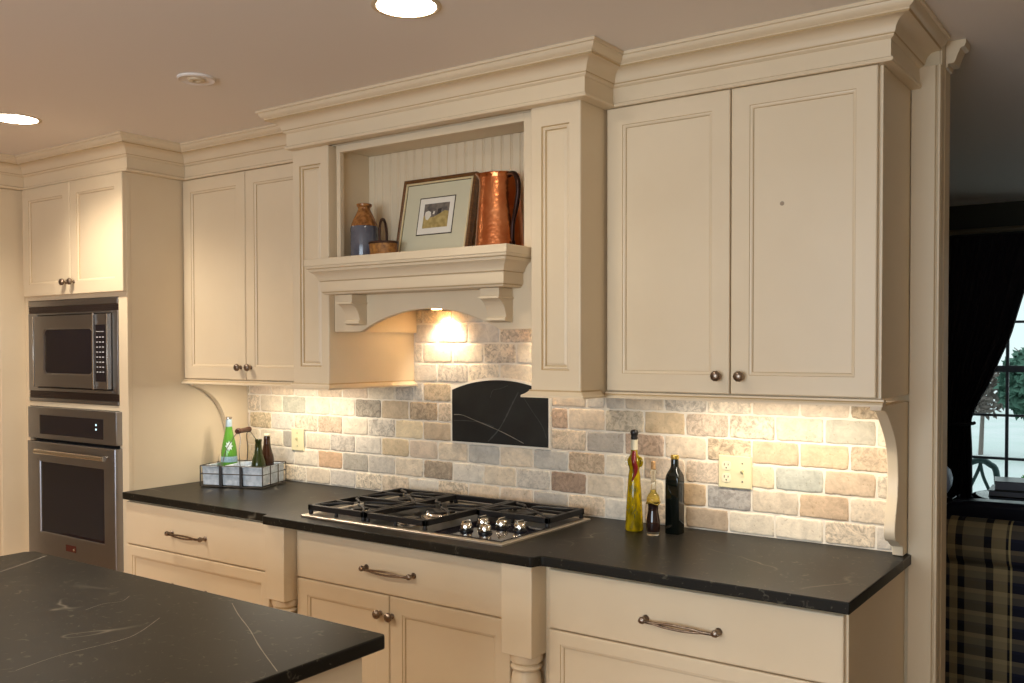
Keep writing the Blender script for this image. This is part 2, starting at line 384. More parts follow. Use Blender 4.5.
# ------------------------------------------------------------------ crown moulding: one mitred run, a piece for each cabinet
PROF = [(-.011, 2.289), (.028, 2.289), (.031, 2.294), (.030, 2.299), (.024, 2.302), (.024, 2.348), (.029, 2.350), (.033, 2.354), (.033, 2.358), (.036, 2.360), (.038, 2.364),
        (.040, 2.374), (.046, 2.384), (.056, 2.391), (.069, 2.3935), (.080, 2.3935), (.083, 2.398), (.081, 2.402), (.084, 2.404), (.092, 2.408), (.097, 2.415), (.099, 2.4215), (.1055, 2.4225), (.1055, 2.4315), (-.011, 2.4315)]
GL = {3, 8, 15}
def mitres(path):
    P = [Vector(p) for p in path]; out = []
    for i, p in enumerate(P):
        n = []
        if i > 0: d = (P[i] - P[i - 1]).normalized(); n.append(Vector((d.y, -d.x)))
        if i < len(P) - 1: d = (P[i + 1] - P[i]).normalized(); n.append(Vector((d.y, -d.x)))
        if len(n) == 1: out.append(n[0])
        else: m = n[0] + n[1]; out.append(m * (2 / m.length_squared))
    return out
def run(path, prof, seg, eps=.0004, glaze=GL):
    """sweep prof along points seg[0]..seg[1] of path; mitred on the whole path"""
    mt = mitres(path); mb = MB(); k = len(prof)
    for i in range(seg[0], seg[1]):
        vs = []
        for j in (i, i + 1):
            d = (Vector(path[i + 1]) - Vector(path[i])).normalized()
            sh = eps if (j == i and i == seg[0]) else -eps if (j == i + 1 and j == seg[1]) else 0
            for q, z in prof:
                p = Vector(path[j]) + mt[j] * q + d * sh
                vs.append((p.x, p.y, z))
        fs = [(t, (t + 1) % k, k + (t + 1) % k, k + t) for t in range(k)]
        o = len(mb.f)
        mb.add(vs, fs + ([tuple(range(k))] if i == seg[0] else []) + ([tuple(range(k, 2 * k))] if i + 1 == seg[1] else []))
        for t in range(k):
            if t in glaze: mb.m[o + t] = 1
    return mb
CP = [(-1.85, -.738), (-.853, -.738), (-.853, YT + .012), (.003, YT + .012), (.003, YU), (.930, YU), (.930, YP - .008), (2.207, YP - .008), (2.207, YU), (XE, YU), (XE, -.0005)]
PNT = [M['paint'], M['glaze']]
def crown(parent, s0, s1): return run(CP, PROF, (s0, s1)).build('crown_molding', PNT, parent, smooth=True)

def knob(parent, x, y, z):
    """melon knob on a stem, facing -y"""
    mb = MB()
    mb.lathe([(0, 0), (.0085, 0), (.009, -.002), (.006, -.005), (.0045, -.009), (.0055, -.012), (.011, -.0145), (.0148, -.019), (.0158, -.0235), (.0145, -.028), (.0105, -.0315), (.005, -.0332), (0, -.0336)],
             (x, y, z), 'y', 40, ridge=(10, .035))
    return mb.build('knob', M['pewter'], parent, smooth=True)
def pull(parent, xc, y, z, L=.217):
    xc += .011
    """bar pull with two slim bows between knuckled posts"""
    mb = MB(); h = L / 2
    for s in (-1, 1):
        mb.lathe([(0, 0), (.010, 0), (.0105, -.003), (.0065, -.007), (.0055, -.016), (.0085, -.020), (.0105, -.026), (.0085, -.032), (.004, -.0345), (0, -.035)], (xc + s * h, y, z), 'y', 20)
        pts = []; rr = []
        for i in range(25):
            t = -1 + 2 * i / 24; q = max(0, 1 - (t / .72) ** 2)
            pts.append((xc + t * (h - .004), y - .026 - .006 * (1 - t * t), z - .002 + s * .0055 * q ** .8)); rr.append(.0036 + .0012 * (abs(t) > .72))
        mb.tube(pts, rr, 8)
    mb.lathe([(0, -h - .012), (.004, -h - .0105), (.0046, -h - .006), (.003, -h)], (xc, y - .026, z - .002), 'x', 10)
    mb.lathe([(.003, h), (.0046, h + .006), (.004, h + .0105), (0, h + .012)], (xc, y - .026, z - .002), 'x', 10)
    return mb.build('pull_handle', M['pewter'], parent, smooth=True)
def door(parent, x0, x1, z0, z1, yf, kx=None, kz=None, name='door'):
    d = MB().panel(x0, x1, z0, z1, yf).build(name, PNT, parent)
    if kx is not None: knob(d, kx, yf, kz)
    return d

# ------------------------------------------------------------------ upper cabinets
RAIL = [(0, 1.390), (.022, 1.390), (.022, 1.385), (.026, 1.381), (.033, 1.378), (.035, 1.376), (.035, 1.371), (0, 1.371)]
RP = [(2.201, YU), (XE + .012, YU)]
ru = thing('upper_cabinet', 'widest pair of cream upper doors, on the wall right of the range hood', 'cabinet', (2.62, 0, 1.371))
MB().box(2.2005, XE, YU, -.0015, 1.3905, 2.2885).build('carcass', M['paint'], ru, bevel=.0015)
d = door(ru, 2.206, 2.6185, 1.3935, 2.2875, YD, 2.585, 1.447)
d = door(ru, 2.6225, 3.0345, 1.3935, 2.2875, YD, 2.656, 1.447)
sm = MB(); sm.lathe([(0, -.0008), (.0058, -.0007), (.0063, 0)], (2.772, YD + .0089, 1.941), 'y', 18)
s_ = sm.build('door_spot', mat('grey_spot', (160, 140, 116), .6), ru, smooth=True); s_['label'] = 'small grey spot on the door'
run(RP, RAIL, (0, 1), glaze={2}).build('light_rail', PNT, ru, smooth=True)
crown(ru, 8, 10)
# scalloped end bracket down to the worktop
bp = [(-.0005, 1.3705), (-.315, 1.3705), (-.315, 1.358), (-.262, 1.351), (-.208, 1.313), (-.165, 1.275), (-.138, 1.235), (-.124, 1.185), (-.121, 1.14), (-.128, 1.095), (-.142, 1.055), (-.152, 1.025),
      (-.156, 1.0), (-.152, .982), (-.138, .972), (-.120, .970), (-.106, .962), (-.090, .952), (-.072, .946), (-.058, .944), (-.056, .9155), (-.0005, .9155)]
sp = [bp[0], bp[1]] + [(p[1], p[2]) for p in smoothpath([(0,) + q for q in bp[2:18]], 4)] + bp[18:]
MB().prism(sp, 'x', XE - .032, XE - .001).build('end_bracket', M['paint'], ru, bevel=.002)
u = MB(); u.box(2.35, 2.95, -.25, -.19, 1.378, 1.390)
u.build('under_cabinet_light', M['steel'], ru)

lu = thing('upper_cabinet', 'cream two-door upper cabinet between the oven tower and the range hood', 'cabinet', (.45, 0, 1.371))
MB().box(.0015, .897, YU, -.0015, 1.3905, 2.2885).build('carcass', M['paint'], lu, bevel=.0015)
door(lu, .006, .4345, 1.3935, 2.2875, YD, .403, 1.448)
door(lu, .4385, .862, 1.3935, 2.2875, YD, .470, 1.448)
run([(.0015, YU), (.897, YU)], RAIL, (0, 1), glaze={2}).build('light_rail', PNT, lu, smooth=True)
crown(lu, 4, 5)
bl = [(-.315, 1.36), (-.300, 1.357), (-.242, 1.332), (-.187, 1.288), (-.148, 1.225), (-.126, 1.152), (-.118, 1.09), (-.128, 1.05)] + bp[11:18]
spl = [bp[0], bp[1]] + [(p[1], p[2]) for p in smoothpath([(0,) + q for q in bl], 4)] + bp[18:]
MB().prism(spl, 'x', .003, .033).build('end_bracket', M['paint'], lu, bevel=.002)
u = MB(); u.box(.2, .8, -.25, -.19, 1.378, 1.390)
u.build('under_cabinet_light', M['steel'], lu)

# ------------------------------------------------------------------ range hood with mantel
hd = thing('range_hood', 'cream mantel range hood with display niche above the cooktop', 'range hood', (1.55, 0, 1.371))
def column(x0, x1, name):
    mb = MB()
    def R(i, y, j=None): j = i if j is None else j; return [(x0 + i, y, 1.398 + j), (x1 - i, y, 1.398 + j), (x1 - i, y, 2.2885 - j), (x0 + i, y, 2.2885 - j)]
    w_ = .040
    loops = [R(0, -.0015, 0), R(0, YP + .004, 0), R(.0015, YP + .001, 0), R(.004, YP, .0), R(w_, YP, .062), R(w_ + .003, YP + .005, .065), R(w_ + .008, YP + .002, .070), R(w_ + .012, YP + .004, .074), R(w_ + .015, YP + .009, .077), R(w_ + .022, YP + .006, .084)]
    mb.rings(loops, [0, 0, 0, 0, 1, 0, 0, 1, 0], cap0=True)
    o = mb.build(name, PNT, hd)
    BASE = [(0, 1.398), (.004, 1.398), (.006, 1.393), (.014, 1.386), (.022, 1.382), (.024, 1.380), (.024, 1.374), (0, 1.374)]
    r = run([(x0, -.0145 if x0 > 1.5 else YD - .0365), (x0, YP), (x1, YP), (x1, YD - .0365 if x0 > 1.5 else -.0145)], BASE, (0, 3), glaze={1})
    r.box(x0 + .001, x1 - .001, YP + .001, -.0015, 1.374, 1.398)
    r.build('base_molding', PNT, o, smooth=True)
    return o
column(.901, 1.097, 'side_column'); column(2.013, 2.197, 'side_column')
# niche
YN = -.46; YB = -.285; SH = 1.853
mb = MB()
mb.box(1.112, 1.131, YN, YN + .02, SH + .001, 2.2885); mb.box(1.966, 2.0115, YN, YN + .02, SH + .001, 2.2885); mb.box(1.127, 1.966, YN, YN + .02, 2.262, 2.2885)
mb.build('niche_face_frame', M['paint'], hd, bevel=.0015)
mb = MB(); mb.box(1.0985, 1.1100, YN + .0205, YB, SH + .001, 2.2885); mb.box(2.000, 2.0115, YN + .0205, YB, SH + .001, 2.2885); mb.box(1.1105, 1.9995, YN + .0205, YB, 2.2765, 2.2885)
mb.build('niche_lining', M['paint'], hd)
pts = []; x = 1.1105; pitch = .0405
while x < 1.999:                                # beadboard cross-section
    pts += [(x, YB), (x + .0285, YB), (x + .0300, YB + .003), (x + .0312, YB + .003), (x + .033, YB + .0003), (x + .0350, YB - .0008), (x + .037, YB + .0003), (x + .0388, YB + .003), (x + .0398, YB + .003)]
    x += pitch
pts = [p for p in pts if p[0] < 1.9995]
vs = [(p[0], p[1], SH + .002) for p in pts] + [(p[0], p[1], 2.276) for p in pts]; n = len(pts)
mb = MB(); mb.add(vs, [(i, i + 1, n + i + 1, n + i) for i in range(n - 1)])
for i in range(n - 1): mb.m[i] = 1 if pts[i][1] > YB + .002 and pts[i + 1][1] > YB + .002 else 0
mb.box(1.1105, 1.9995, YB + .008, YB + .02, SH + .002, 2.276)
mb.build('beadboard_back', PNT, hd)
# mantel shelf
MP = [(0, 1.7255), (.008, 1.7255), (.011, 1.728), (.012, 1.732), (.016, 1.735), (.018, 1.739), (.018, 1.772), (.020, 1.774), (.024, 1.776), (.026, 1.784), (.034, 1.798), (.044, 1.806), (.048, 1.808), (.050, 1.816), (.055, 1.818), (.057, 1.8215), (.057, 1.826), (.060, 1.828), (.060, 1.851), (.058, SH), (0, SH)]
YS = -.552
mb = run([(1.158, YN - .0005), (1.158, YS), (1.946, YS), (1.946, YN - .0005)], MP, (0, 3), glaze={3, 6, 13})
mb.box(1.159, 1.945, YS + .001, YN - .0005, 1.7256, SH - .0002)
mb.build('mantel_shelf', PNT, hd, smooth=True)
MB().box(1.0985, 2.0115, YN, YB + .02, 1.83, SH).build('niche_floor', M['paint'], hd)
# apron with the arch
ap = [(1.0985, 1.829), (1.0985, 1.591), (1.236, 1.591)]
xc, hw, rise = 1.553, .317, .077
R_ = (hw * hw + rise * rise) / (2 * rise); a0 = math.asin(hw / R_)
ap += [(xc + R_ * math.sin(-a0 + 2 * a0 * i / 28), 1.591 + rise - R_ + R_ * math.cos(-a0 + 2 * a0 * i / 28)) for i in range(1, 28)]
ap += [(1.870, 1.591), (2.0115, 1.591), (2.0115, 1.829)]
MB().prism(ap, 'y', YN, YN + .022).build('arched_apron', M['paint'], hd, bevel=.0015)
def corbel(x0, x1):
    mb = MB(); y = YN - .0005
    pf = [(y, 1.7245), (y - .076, 1.7245), (y - .076, 1.699), (y - .081, 1.697), (y - .081, 1.690), (y - .074, 1.688), (y - .058, 1.678), (y - .046, 1.662), (y - .040, 1.645), (y - .037, 1.632), (y - .044, 1.629), (y - .044, 1.620), (y - .034, 1.616), (y, 1.614)]
    mb.prism(pf, 'x', x0, x1)
    mb.box(x0 - .004, x1 + .004, y - .085, y, 1.690, 1.6975)
    return mb.build('corbel', M['paint'], hd, bevel=.0012)
corbel(1.196, 1.266); corbel(1.846, 1.922)
mb = MB(); mb.box(1.1185, 2.0, YN + .023, -.0145, 1.69, 1.70); mb.box(1.0985, 1.118, YN + .023, -.0145, 1.592, 1.70); mb.box(2.0005, 2.0115, YN + .023, -.0145, 1.592, 1.70)
mb.build('hood_liner', M['paint'], hd)
for x in (1.285, 1.82):
    o = MB().lathe([(.030, 1.6898), (.030, 1.686), (.022, 1.6845)], (x, -.085, 0), 'z', 24).build('puck_light', M['steel_lt'], hd, smooth=True)
    MB().lathe([(0, 1.684), (.021, 1.684)], (x, -.085, 0), 'z', 24).build('lens', M['puck'], o)
crown(hd, 5, 8)
MB().box(.965, 2.17, YP + .03, -.0015, 2.2895, 2.42).build('crown_backing', M['paint'], hd)

# ------------------------------------------------------------------ oven tower
tw = thing('oven_cabinet', 'tall cream cabinet holding the microwave and the wall oven', 'cabinet', (-.425, 0, 0))
mb = MB()
mb.box(-.8515, -.8315, YT + .02, -.0015, .1, 2.2885); mb.box(-.02, -.0015, YT + .02, -.0015, .1, 2.2885)
mb.box(-.8315, -.02, YT + .02, -.0015, 1.7805, 2.2885); mb.box(-.8315, -.02, YT + .02, -.0015, .1, .53); mb.box(-.8315, -.02, -.03, -.0015, .53, 1.7805)
mb.box(-.8315, -.02, YT + .02, -.03, 1.257, 1.277)
mb.build('carcass', M['paint'], tw)
mb = MB()
mb.box(-.8515, -.818, YT, YT + .0195, .1, 2.2885); mb.box(-.066, -.0005, YT, YT + .0195, .1, 2.2885)
mb.box(-.818, -.066, YT, YT + .0195, 1.757, 2.2885); mb.box(-.818, -.066, YT, YT + .0195, 1.256, 1.279); mb.box(-.818, -.066, YT, YT + .0195, .1, .553)
mb.build('face_frame', M['paint'], tw, bevel=.0015)
MB().box(-.83, -.02, -.54, -.02, 0, .0995).build('toe_kick', M['dark_gap'], tw)
door(tw, -.829, -.4165, 1.7765, 2.2875, YTD, -.446, 1.833)
door(tw, -.4125, -.001, 1.7765, 2.2875, YTD, -.381, 1.833)
crown(tw, 2, 4)
MB().box(-.82, -.03, YT + .03, -.0015, 2.2895, 2.42).build('crown_backing', M['paint'], tw)

# microwave with its trim kit
mw = thing('microwave', 'built-in stainless microwave with trim kit, above the wall oven', 'microwave', (-.442, -.6, 1.281))
mb = MB(); y0 = -.5985; f = -.613
mb.box(-.815, -.069, f, y0, 1.727, 1.754); mb.box(-.815, -.069, f, y0, 1.2815, 1.297)
mb.box(-.815, -.735, f, y0, 1.330, 1.696); mb.box(-.108, -.069, f, y0, 1.330, 1.696)
mb.box(-.735, -.108, f, y0, 1.688, 1.696); mb.box(-.735, -.108, f, y0, 1.33, 1.345)
mb.build('trim_kit', M['steel'], mw, bevel=.0015)
for z0, z1 in ((1.697, 1.726), (1.298, 1.329)):
    mb = MB(); mb.box(-.8145, -.0695, f + .006, y0, z0, z1); k = 4
    for i in range(k): zz = z0 + (z1 - z0) * (i + .5) / k; mb.box(-.8145, -.0695, f + .002, f + .006, zz - .0022, zz + .0022)
    mb.build('vent_grille', M['vent'], mw)
MB().box(-.734, -.109, -.61, -.25, 1.346, 1.687).build('body', M['dark_gap'], mw)
mb = MB(); f2 = -.634                              # door with a rounded window opening
def rr(x0, x1, z0, z1, r, n=5):
    o = []
    for cx_, cz_, a_ in ((x1 - r, z1 - r, 0), (x0 + r, z1 - r, 90), (x0 + r, z0 + r, 180), (x1 - r, z0 + r, 270)): o += arc(cx_, cz_, r, a_, a_ + 90, n)
    return o
L0 = rr(-.728, -.220, 1.351, 1.682, .006); L1 = rr(-.645, -.230, 1.408, 1.626, .03); L2 = rr(-.637, -.238, 1.416, 1.618, .026)
def lp(L, y): return [(p[0], y, p[1]) for p in L]
mb.rings([lp(L0, -.604), lp(L0, f2 + .003), lp(rr(-.726, -.222, 1.353, 1.680, .005), f2), lp(L1, f2), lp(L2, f2 + .004)], cap0=False, cap1=False)
dr = mb.build('door', M['steel'], mw)
mb = MB(); mb.rings([lp(L2, f2 + .0045), lp(rr(-.6, -.28, 1.45, 1.59, .02), f2 + .0035)]); mb.build('window', M['blackglass'], dr)
MB().box(-.7325, -.7285, f2 - .003, -.604, 1.351, 1.682).build('edge_trim', M['steel_lt'], dr, bevel=.001)
mb = MB(); mb.box(-.2185, -.118, f2, -.604, 1.351, 1.682); cp = mb.build('control_panel', M['steel'], mw, bevel=.0015)
MB().box(-.203, -.129, f2 - .0015, f2 - .0002, 1.385, 1.635).build('keypad', M['blackglass'], cp)
mb = MB()
for r in range(8):
    for q in range(3): mb.box(-.196 + q * .023, -.183 + q * .023, f2 - .0022, f2 - .0016, 1.578 - r * .022, 1.583 - r * .022)
mb.box(-.196, -.136, f2 - .0022, f2 - .0016, 1.604, 1.606)
mb.build('buttons', M['button'], cp)
mb = MB(); mb.tube(smoothpath([(-.2195, f2 - .001, 1.356), (-.2195, f2 - .005, 1.362), (-.2195, f2 - .006, 1.5), (-.2195, f2 - .005, 1.672), (-.2195, f2 - .001, 1.678)], 5), .0032, 8)
mb.build('handle', M['steel_lt'], dr, smooth=True)
MB().box(-.1178, -.1138, f2 - .002, -.604, 1.351, 1.682).build('edge_trim', M['steel_lt'], cp, bevel=.001)

# wall oven
ov = thing('wall_oven', 'built-in stainless wall oven with dark window, under the microwave', 'oven', (-.42, -.6, .554))
fo = -.643
MB().box(-.79, -.068, -.604, -.06, .5545, 1.2555).build('body', M['dark_gap'], ov)
mb = MB(); mb.box(-.790, -.055, fo, -.6085, 1.108, 1.2545); cp = mb.build('control_panel', M['steel'], ov, bevel=.002)
MB().box(-.684, -.155, fo - .001, fo - .0001, 1.130, 1.219).build('display', M['blackglass'], cp)
mb = MB()
for z in (1.188, 1.168): mb.box(-.214, -.204, fo - .0016, fo - .0011, z, z + .008)
mb.build('indicator_light', M['led'], cp)
mb = MB(); L0 = rect(-.785, -.055, .556, 1.093, -.6085)
def R3(x0, x1, z0, z1, y): return rect(x0, x1, z0, z1, y)
mb.rings([R3(-.785, -.055, .556, 1.093, -.6085), R3(-.785, -.055, .556, 1.093, fo - .004), R3(-.782, -.058, .559, 1.090, fo - .007), R3(-.676, -.141, .668, 1.004, fo - .007), R3(-.672, -.145, .672, 1.0, fo - .003)], cap0=True, cap1=False)
dr = mb.build('door', M['steel'], ov)
MB().rings([R3(-.672, -.145, .672, 1.0, fo - .0025), R3(-.66, -.157, .684, .988, fo - .003)]).build('window', M['blackglass'], dr)
mb = MB(); mb.tube([(-.668, fo - .032, 1.051), (-.098, fo - .032, 1.051)], .012, 16)
for x in (-.64, -.126): mb.tube([(x, fo - .006, 1.051), (x, fo - .03, 1.051)], .008, 10)
mb.build('handle', M['steel_lt'], dr, smooth=True)
em = MB(); em.box(-.455, -.372, fo - .0085, fo - .0072, .604, .634); em.build('badge', M['badge'], dr, bevel=.0005)
MB().lathe([(0, fo - .0105), (.005, fo - .0100), (.006, fo - .0087)], (-.388, 0, .616), 'y', 14).build('badge_stud', M['chrome'], dr, smooth=True)
MB().box(-.815, -.056, -.6075, -.604, .5545, .5555).build('base_strip', M['dark_gap'], ov)

mw.location.y -= .0125; mw.location.x += .002; ov.location.y -= .006; ov.location.x += .008
# tall panelled cabinet at the far left
fr = thing('pantry_cabinet', 'deeper tall cream cabinet at the left edge, beside the oven tower', 'cabinet', (-1.35, 0, 0))
mb = MB(); mb.box(-1.85, -.8535, -.738, -.0015, .1, 2.2885); mb.build('carcass', M['paint'], fr, bevel=.002)
MB().panel(-1.84, -1.36, .12, 2.285, -.760).build('door', PNT, fr); MB().panel(-1.355, -.875, .12, 2.285, -.760).build('door', PNT, fr)
MB().box(-1.84, -.86, -.68, -.02, 0, .0995).build('toe_kick', M['dark_gap'], fr)
crown(fr, 0, 2)
MB().box(-1.82, -.89, -.70, -.0015, 2.2895, 2.42).build('crown_backing', M['paint'], fr)

# ------------------------------------------------------------------ base cabinets
YC, YDR = -.588, -.608
YL, YLD = -.6195, -.640
def base(x0, x1, label, yc=YC):
    t = thing('base_cabinet', label, 'cabinet', ((x0 + x1) / 2, -.3, 0))
    MB().box(x0, x1, yc, -.0015, .1, ZB - .0005).build('carcass', M['paint'], t, bevel=.0015)
    MB().box(x0 + .01, x1 - .01, yc + .07, -.02, 0, .0995).build('toe_kick', M['dark_gap'], t)
    return t
lb = base(.0015, .9335, 'cream drawer base cabinet next to the oven tower', YL)
d = MB().panel(.006, .928, .692, .873, YLD, bead=False).build('drawer', M['paint'], lb); pull(d, .432, YLD, .774)
d = MB().panel(.006, .928, .395, .688, YLD, rail=.042).build('drawer', PNT, lb); pull(d, .432, YLD, .556)
d = MB().panel(.006, .928, .11, .391, YLD, rail=.042).build('drawer', PNT, lb)
mbc = base(1.0415, 2.0195, 'cream base cabinet under the cooktop with corner posts')
d = MB().panel(1.046, 2.014, .687, .858, YDR, bead=False).build('drawer', M['paint'], mbc); pull(d, 1.500, YDR, .769)
door(mbc, 1.046, 1.5055, .11, .683, YDR, 1.468, .619); door(mbc, 1.5095, 2.014, .11, .683, YDR, 1.522, .617)
for x0, x1 in ((.9355, 1.0405), (2.0215, 2.1335)):
    xm, ym, h_ = (x0 + x1) / 2, -.612, (x1 - x0) / 2
    mb = MB(); mb.box(x0, x1, -.665, -.555, .600, ZB - .0005); mb.box(x0, x1, -.665, -.555, 0, .12)
    mb.box(x0 + .002, x1 - .002, -.555, -.02, .1, ZB - .0005)
    po = mb.build('corner_post', M['paint'], mbc, bevel=.002)
    pf = [(.02, .1195), (.046, .125), (.050, .135), (.044, .145), (.036, .150), (.040, .158), (.034, .17), (.037, .26), (.043, .36), (.047, .45), (.0475, .51), (.044, .535), (.038, .545), (.037, .549), (.046, .552), (.049, .558), (.046, .564), (.040, .567), (.043, .572), (.050, .576), (.052, .590), (.050, .5995)]
    MB().lathe(pf, (xm, -.610, 0), 'z', 36).build('turned_leg', M['paint'], po, smooth=True)
rb = base(2.1355, 3.036, 'cream drawer base cabinet at the doorway end of the worktop')
MB().box(2.1345, 2.1353, YC, -.02, .1, .88).build('filler', M['paint'], rb)
d = MB().panel(2.158, 3.029, .687, .865, YDR, bead=False).build('drawer', M['paint'], rb); pull(d, 2.582, YDR, .770)
d = MB().panel(2.158, 3.029, .395, .683, YDR, rail=.040).build('drawer', PNT, rb)
d = MB().panel(2.158, 3.029, .11, .391, YDR, rail=.040).build('drawer', PNT, rb)

# worktop
wt = [(.003, -.0005), (.003, -.655), (.930, -.655), (.940, -.658), (.945, -.668), (.950, -.684), (.958, -.692), (2.146, -.692), (2.155, -.684), (2.158, -.668), (2.164, -.658), (2.174, -.655), (3.056, -.655), (3.056, -.0005)]
o = MB().prism(wt, 'z', ZB, ZC).build('countertop', M['soap'], None, bevel=.003, segs=3)
tag(o, 'long dark soapstone worktop along the tiled wall', 'countertop')

# ------------------------------------------------------------------ tile backsplash
PAL = [((234, 220, 196), 9), ((228, 210, 184), 9), ((222, 200, 172), 5), ((220, 198, 174), 4), ((216, 208, 194), 6), ((204, 196, 184), 3), ((226, 204, 164), 3)]
OVR = [  # tiles whose colour stands out in the wall: (x, z, colour)
    (.28, 1.27, (222, 206, 180)), (.37, 1.27, (178, 178, 160)), (.77, 1.27, (150, 142, 128)), (1.0, 1.27, (196, 172, 140)), (.60, 1.19, (198, 172, 146)), (.60, 1.03, (206, 164, 126)), (.69, 1.03, (170, 164, 152)),
    (.30, 1.11, (166, 160, 150)), (1.06, 1.11, (206, 182, 144)), (1.22, 1.03, (164, 146, 124)), (1.19, 1.27, (176, 154, 126)), (1.22, 1.19, (190, 166, 136)), (1.16, 1.35, (206, 184, 150)),
    (1.87, 1.03, (150, 122, 102)), (2.01, 1.19, (168, 160, 150)), (2.16, 1.19, (190, 160, 136)), (2.09, 1.27, (200, 186, 162)), (2.24, 1.27, (208, 180, 140)), (2.54, 1.03, (166, 162, 158)), (2.39, 1.03, (188, 156, 118)),
    (2.47, .95, (172, 148, 122)), (1.78, .95, (176, 170, 162)), (2.86, 1.27, (186, 182, 164)), (2.80, 1.19, (212, 184, 146)), (2.95, 1.19, (206, 182, 152)), (2.73, 1.11, (180, 184, 172)), (2.88, 1.11, (204, 178, 148)),
    (1.95, 1.11, (198, 172, 142)), (1.80, 1.11, (190, 186, 178)), (1.50, 1.11, (188, 184, 176)), (2.80, 1.03, (204, 172, 138)), (1.80, 1.27, (204, 168, 138)), (2.98, 1.35, (176, 158, 130)), (2.63, 1.19, (212, 180, 144)), (2.47, 1.19, (212, 188, 154))]
def rnd_colour():
    t = random.uniform(0, sum(w_ for _, w_ in PAL))
    for c_, w_ in PAL:
        t -= w_
        if t <= 0: break
    k = random.uniform(.95, 1.04)
    return tuple(min(255, v * k) for v in c_)
tb = MB(); cols = []
def tile(x0, x1, z0, z1, c_):
    g = .0012
    x0 += g; x1 -= g; z0 += g; z1 -= g
    if x1 - x0 < .012 or z1 - z0 < .012: return
    nx = max(2, int((x1 - x0) / .016)); nz = max(2, int((z1 - z0) / .016))
    base_ = [(x0 + (x1 - x0) * i / nx, z0) for i in range(nx)] + [(x1, z0 + (z1 - z0) * i / nz) for i in range(nz)] + [(x1 - (x1 - x0) * i / nx, z1) for i in range(nx)] + [(x0, z1 - (z1 - z0) * i / nz) for i in range(nz)]
    mx, mz = (x0 + x1) / 2, (z0 + z1) / 2; hx, hz = (x1 - x0) / 2, (z1 - z0) / 2
    jit = [random.uniform(0, .0030) ** 1.0 for _ in base_]
    corner = {0, nx, nx + nz, 2 * nx + nz}
    for k in corner: jit[k] += .0016
    def L(ins, y): return [(mx + (p[0] - mx) * (1 - (ins + j) / hx), y, mz + (p[1] - mz) * (1 - (ins + j) / hz)) for p, j in zip(base_, jit)]
    n0 = len(tb.v)
    fy = -.0122 + random.uniform(-.0007, .0007)
    tb.rings([L(0, -.004), L(0, fy + .004), L(.0010, fy + .0016), L(.0030, fy + .0003), L(.007, fy)])
    cols.extend([c_] * (len(tb.v) - n0))
zl = [.915, .9905, 1.070, 1.149, 1.2285, 1.309, 1.389, 1.469, 1.549, 1.629, 1.689]
SX0, SX1, SZ0, SZ1 = 1.300, 1.779, 1.149, 1.366
for r in range(10):
    lo, hi = (.0345, 3.004) if r < 6 else (1.0985, 2.0115)
    off = 2.012 if r % 2 == 0 else 2.0905
    x = off - .157 * 20
    while x < hi:
        a_, b_ = max(x, lo), min(x + .157, hi); x += .157
        if b_ - a_ < .015: continue
        z0, z1 = zl[r], zl[r + 1]
        c_ = None
        for ox, oz, oc in OVR:
            if a_ <= ox < b_ and z0 <= oz < z1: c_ = oc
        c_ = c_ or rnd_colour()
        c_ = lin(tuple(v * .74 + m_ * .26 for v, m_ in zip(c_, (228, 214, 192))))
        c_ = c_[:3] + ((random.uniform(.5, .95) if random.random() < .3 or sum(c_[:3]) < 1.05 else random.uniform(0, .25)),)
        segs_ = [(a_, b_)]
        if r in (3, 4, 5) and b_ > SX0 and a_ < SX1:
            segs_ = [(p, q) for p, q in ((a_, min(b_, SX0)), (max(a_, SX1), b_)) if q - p > .02]
            if r == 5 and not (b_ < SX0 or a_ > SX1): segs_ += []
        if r == 5: segs_ = [(max(p, g0), min(q, g1), zt) for p, q in segs_ for g0, g1, zt in ((0, 1.0978, 1.3695), (1.0985, 2.0115, 1.389), (2.0122, 3.1, 1.3695)) if min(q, g1) - max(p, g0) > .012]
        else: segs_ = [(p, q, z1) for p, q in segs_]
        for p, q, zt in segs_: tile(p, q, z0, zt, c_)
o = tb.build('tile_backsplash', [M['tile']], None)
ca = o.data.color_attributes.new('tile_colour', 'FLOAT_COLOR', 'POINT')
for i, c_ in enumerate(cols): ca.data[i].color = c_
for p in o.data.polygons: p.use_smooth = True
o.data.set_sharp_from_angle(angle=1.0)
tag(o, 'tumbled travertine brick tiles covering the wall above the worktop', 'backsplash')
g = MB(); g.box(.0345, 3.005, -.0092, -.0006, .9145, 1.3695); g.box(1.0985, 2.0115, -.0092, -.0006, 1.3695, 1.689)
g.build('grout_bed', M['grout'], o)
# arched soapstone panel
def arched(x0, x1, z0, zs, zt, n=24):
    hw_ = (x1 - x0) / 2; rs = zt - zs; R2 = (hw_ * hw_ + rs * rs) / (2 * rs); t0 = math.asin(hw_ / R2); m_ = (x0 + x1) / 2
    return [(x0, z0), (x1, z0)] + [(m_ + R2 * math.sin(t0 - 2 * t0 * i / n), zt - R2 + R2 * math.cos(t0 - 2 * t0 * i / n)) for i in range(n + 1)]
sl = thing('wall_plaque', 'arched black soapstone panel set in the tiles behind the cooktop', 'wall panel', (1.54, -.014, 1.15))
pa = arched(1.308, 1.771, 1.155, 1.362, 1.405); pb = arched(1.3095, 1.7695, 1.1565, 1.3612, 1.4035)
mb = MB(); mb.rings([[(p[0], -.0136, p[1]) for p in pa], [(p[0], -.0175, p[1]) for p in pa], [(p[0], -.0188, p[1]) for p in pb]], cap0=True)
mb.build('slab', M['soap_blk'], sl)
ob = arched(1.299, 1.780, 1.147, 1.366, 1.415)
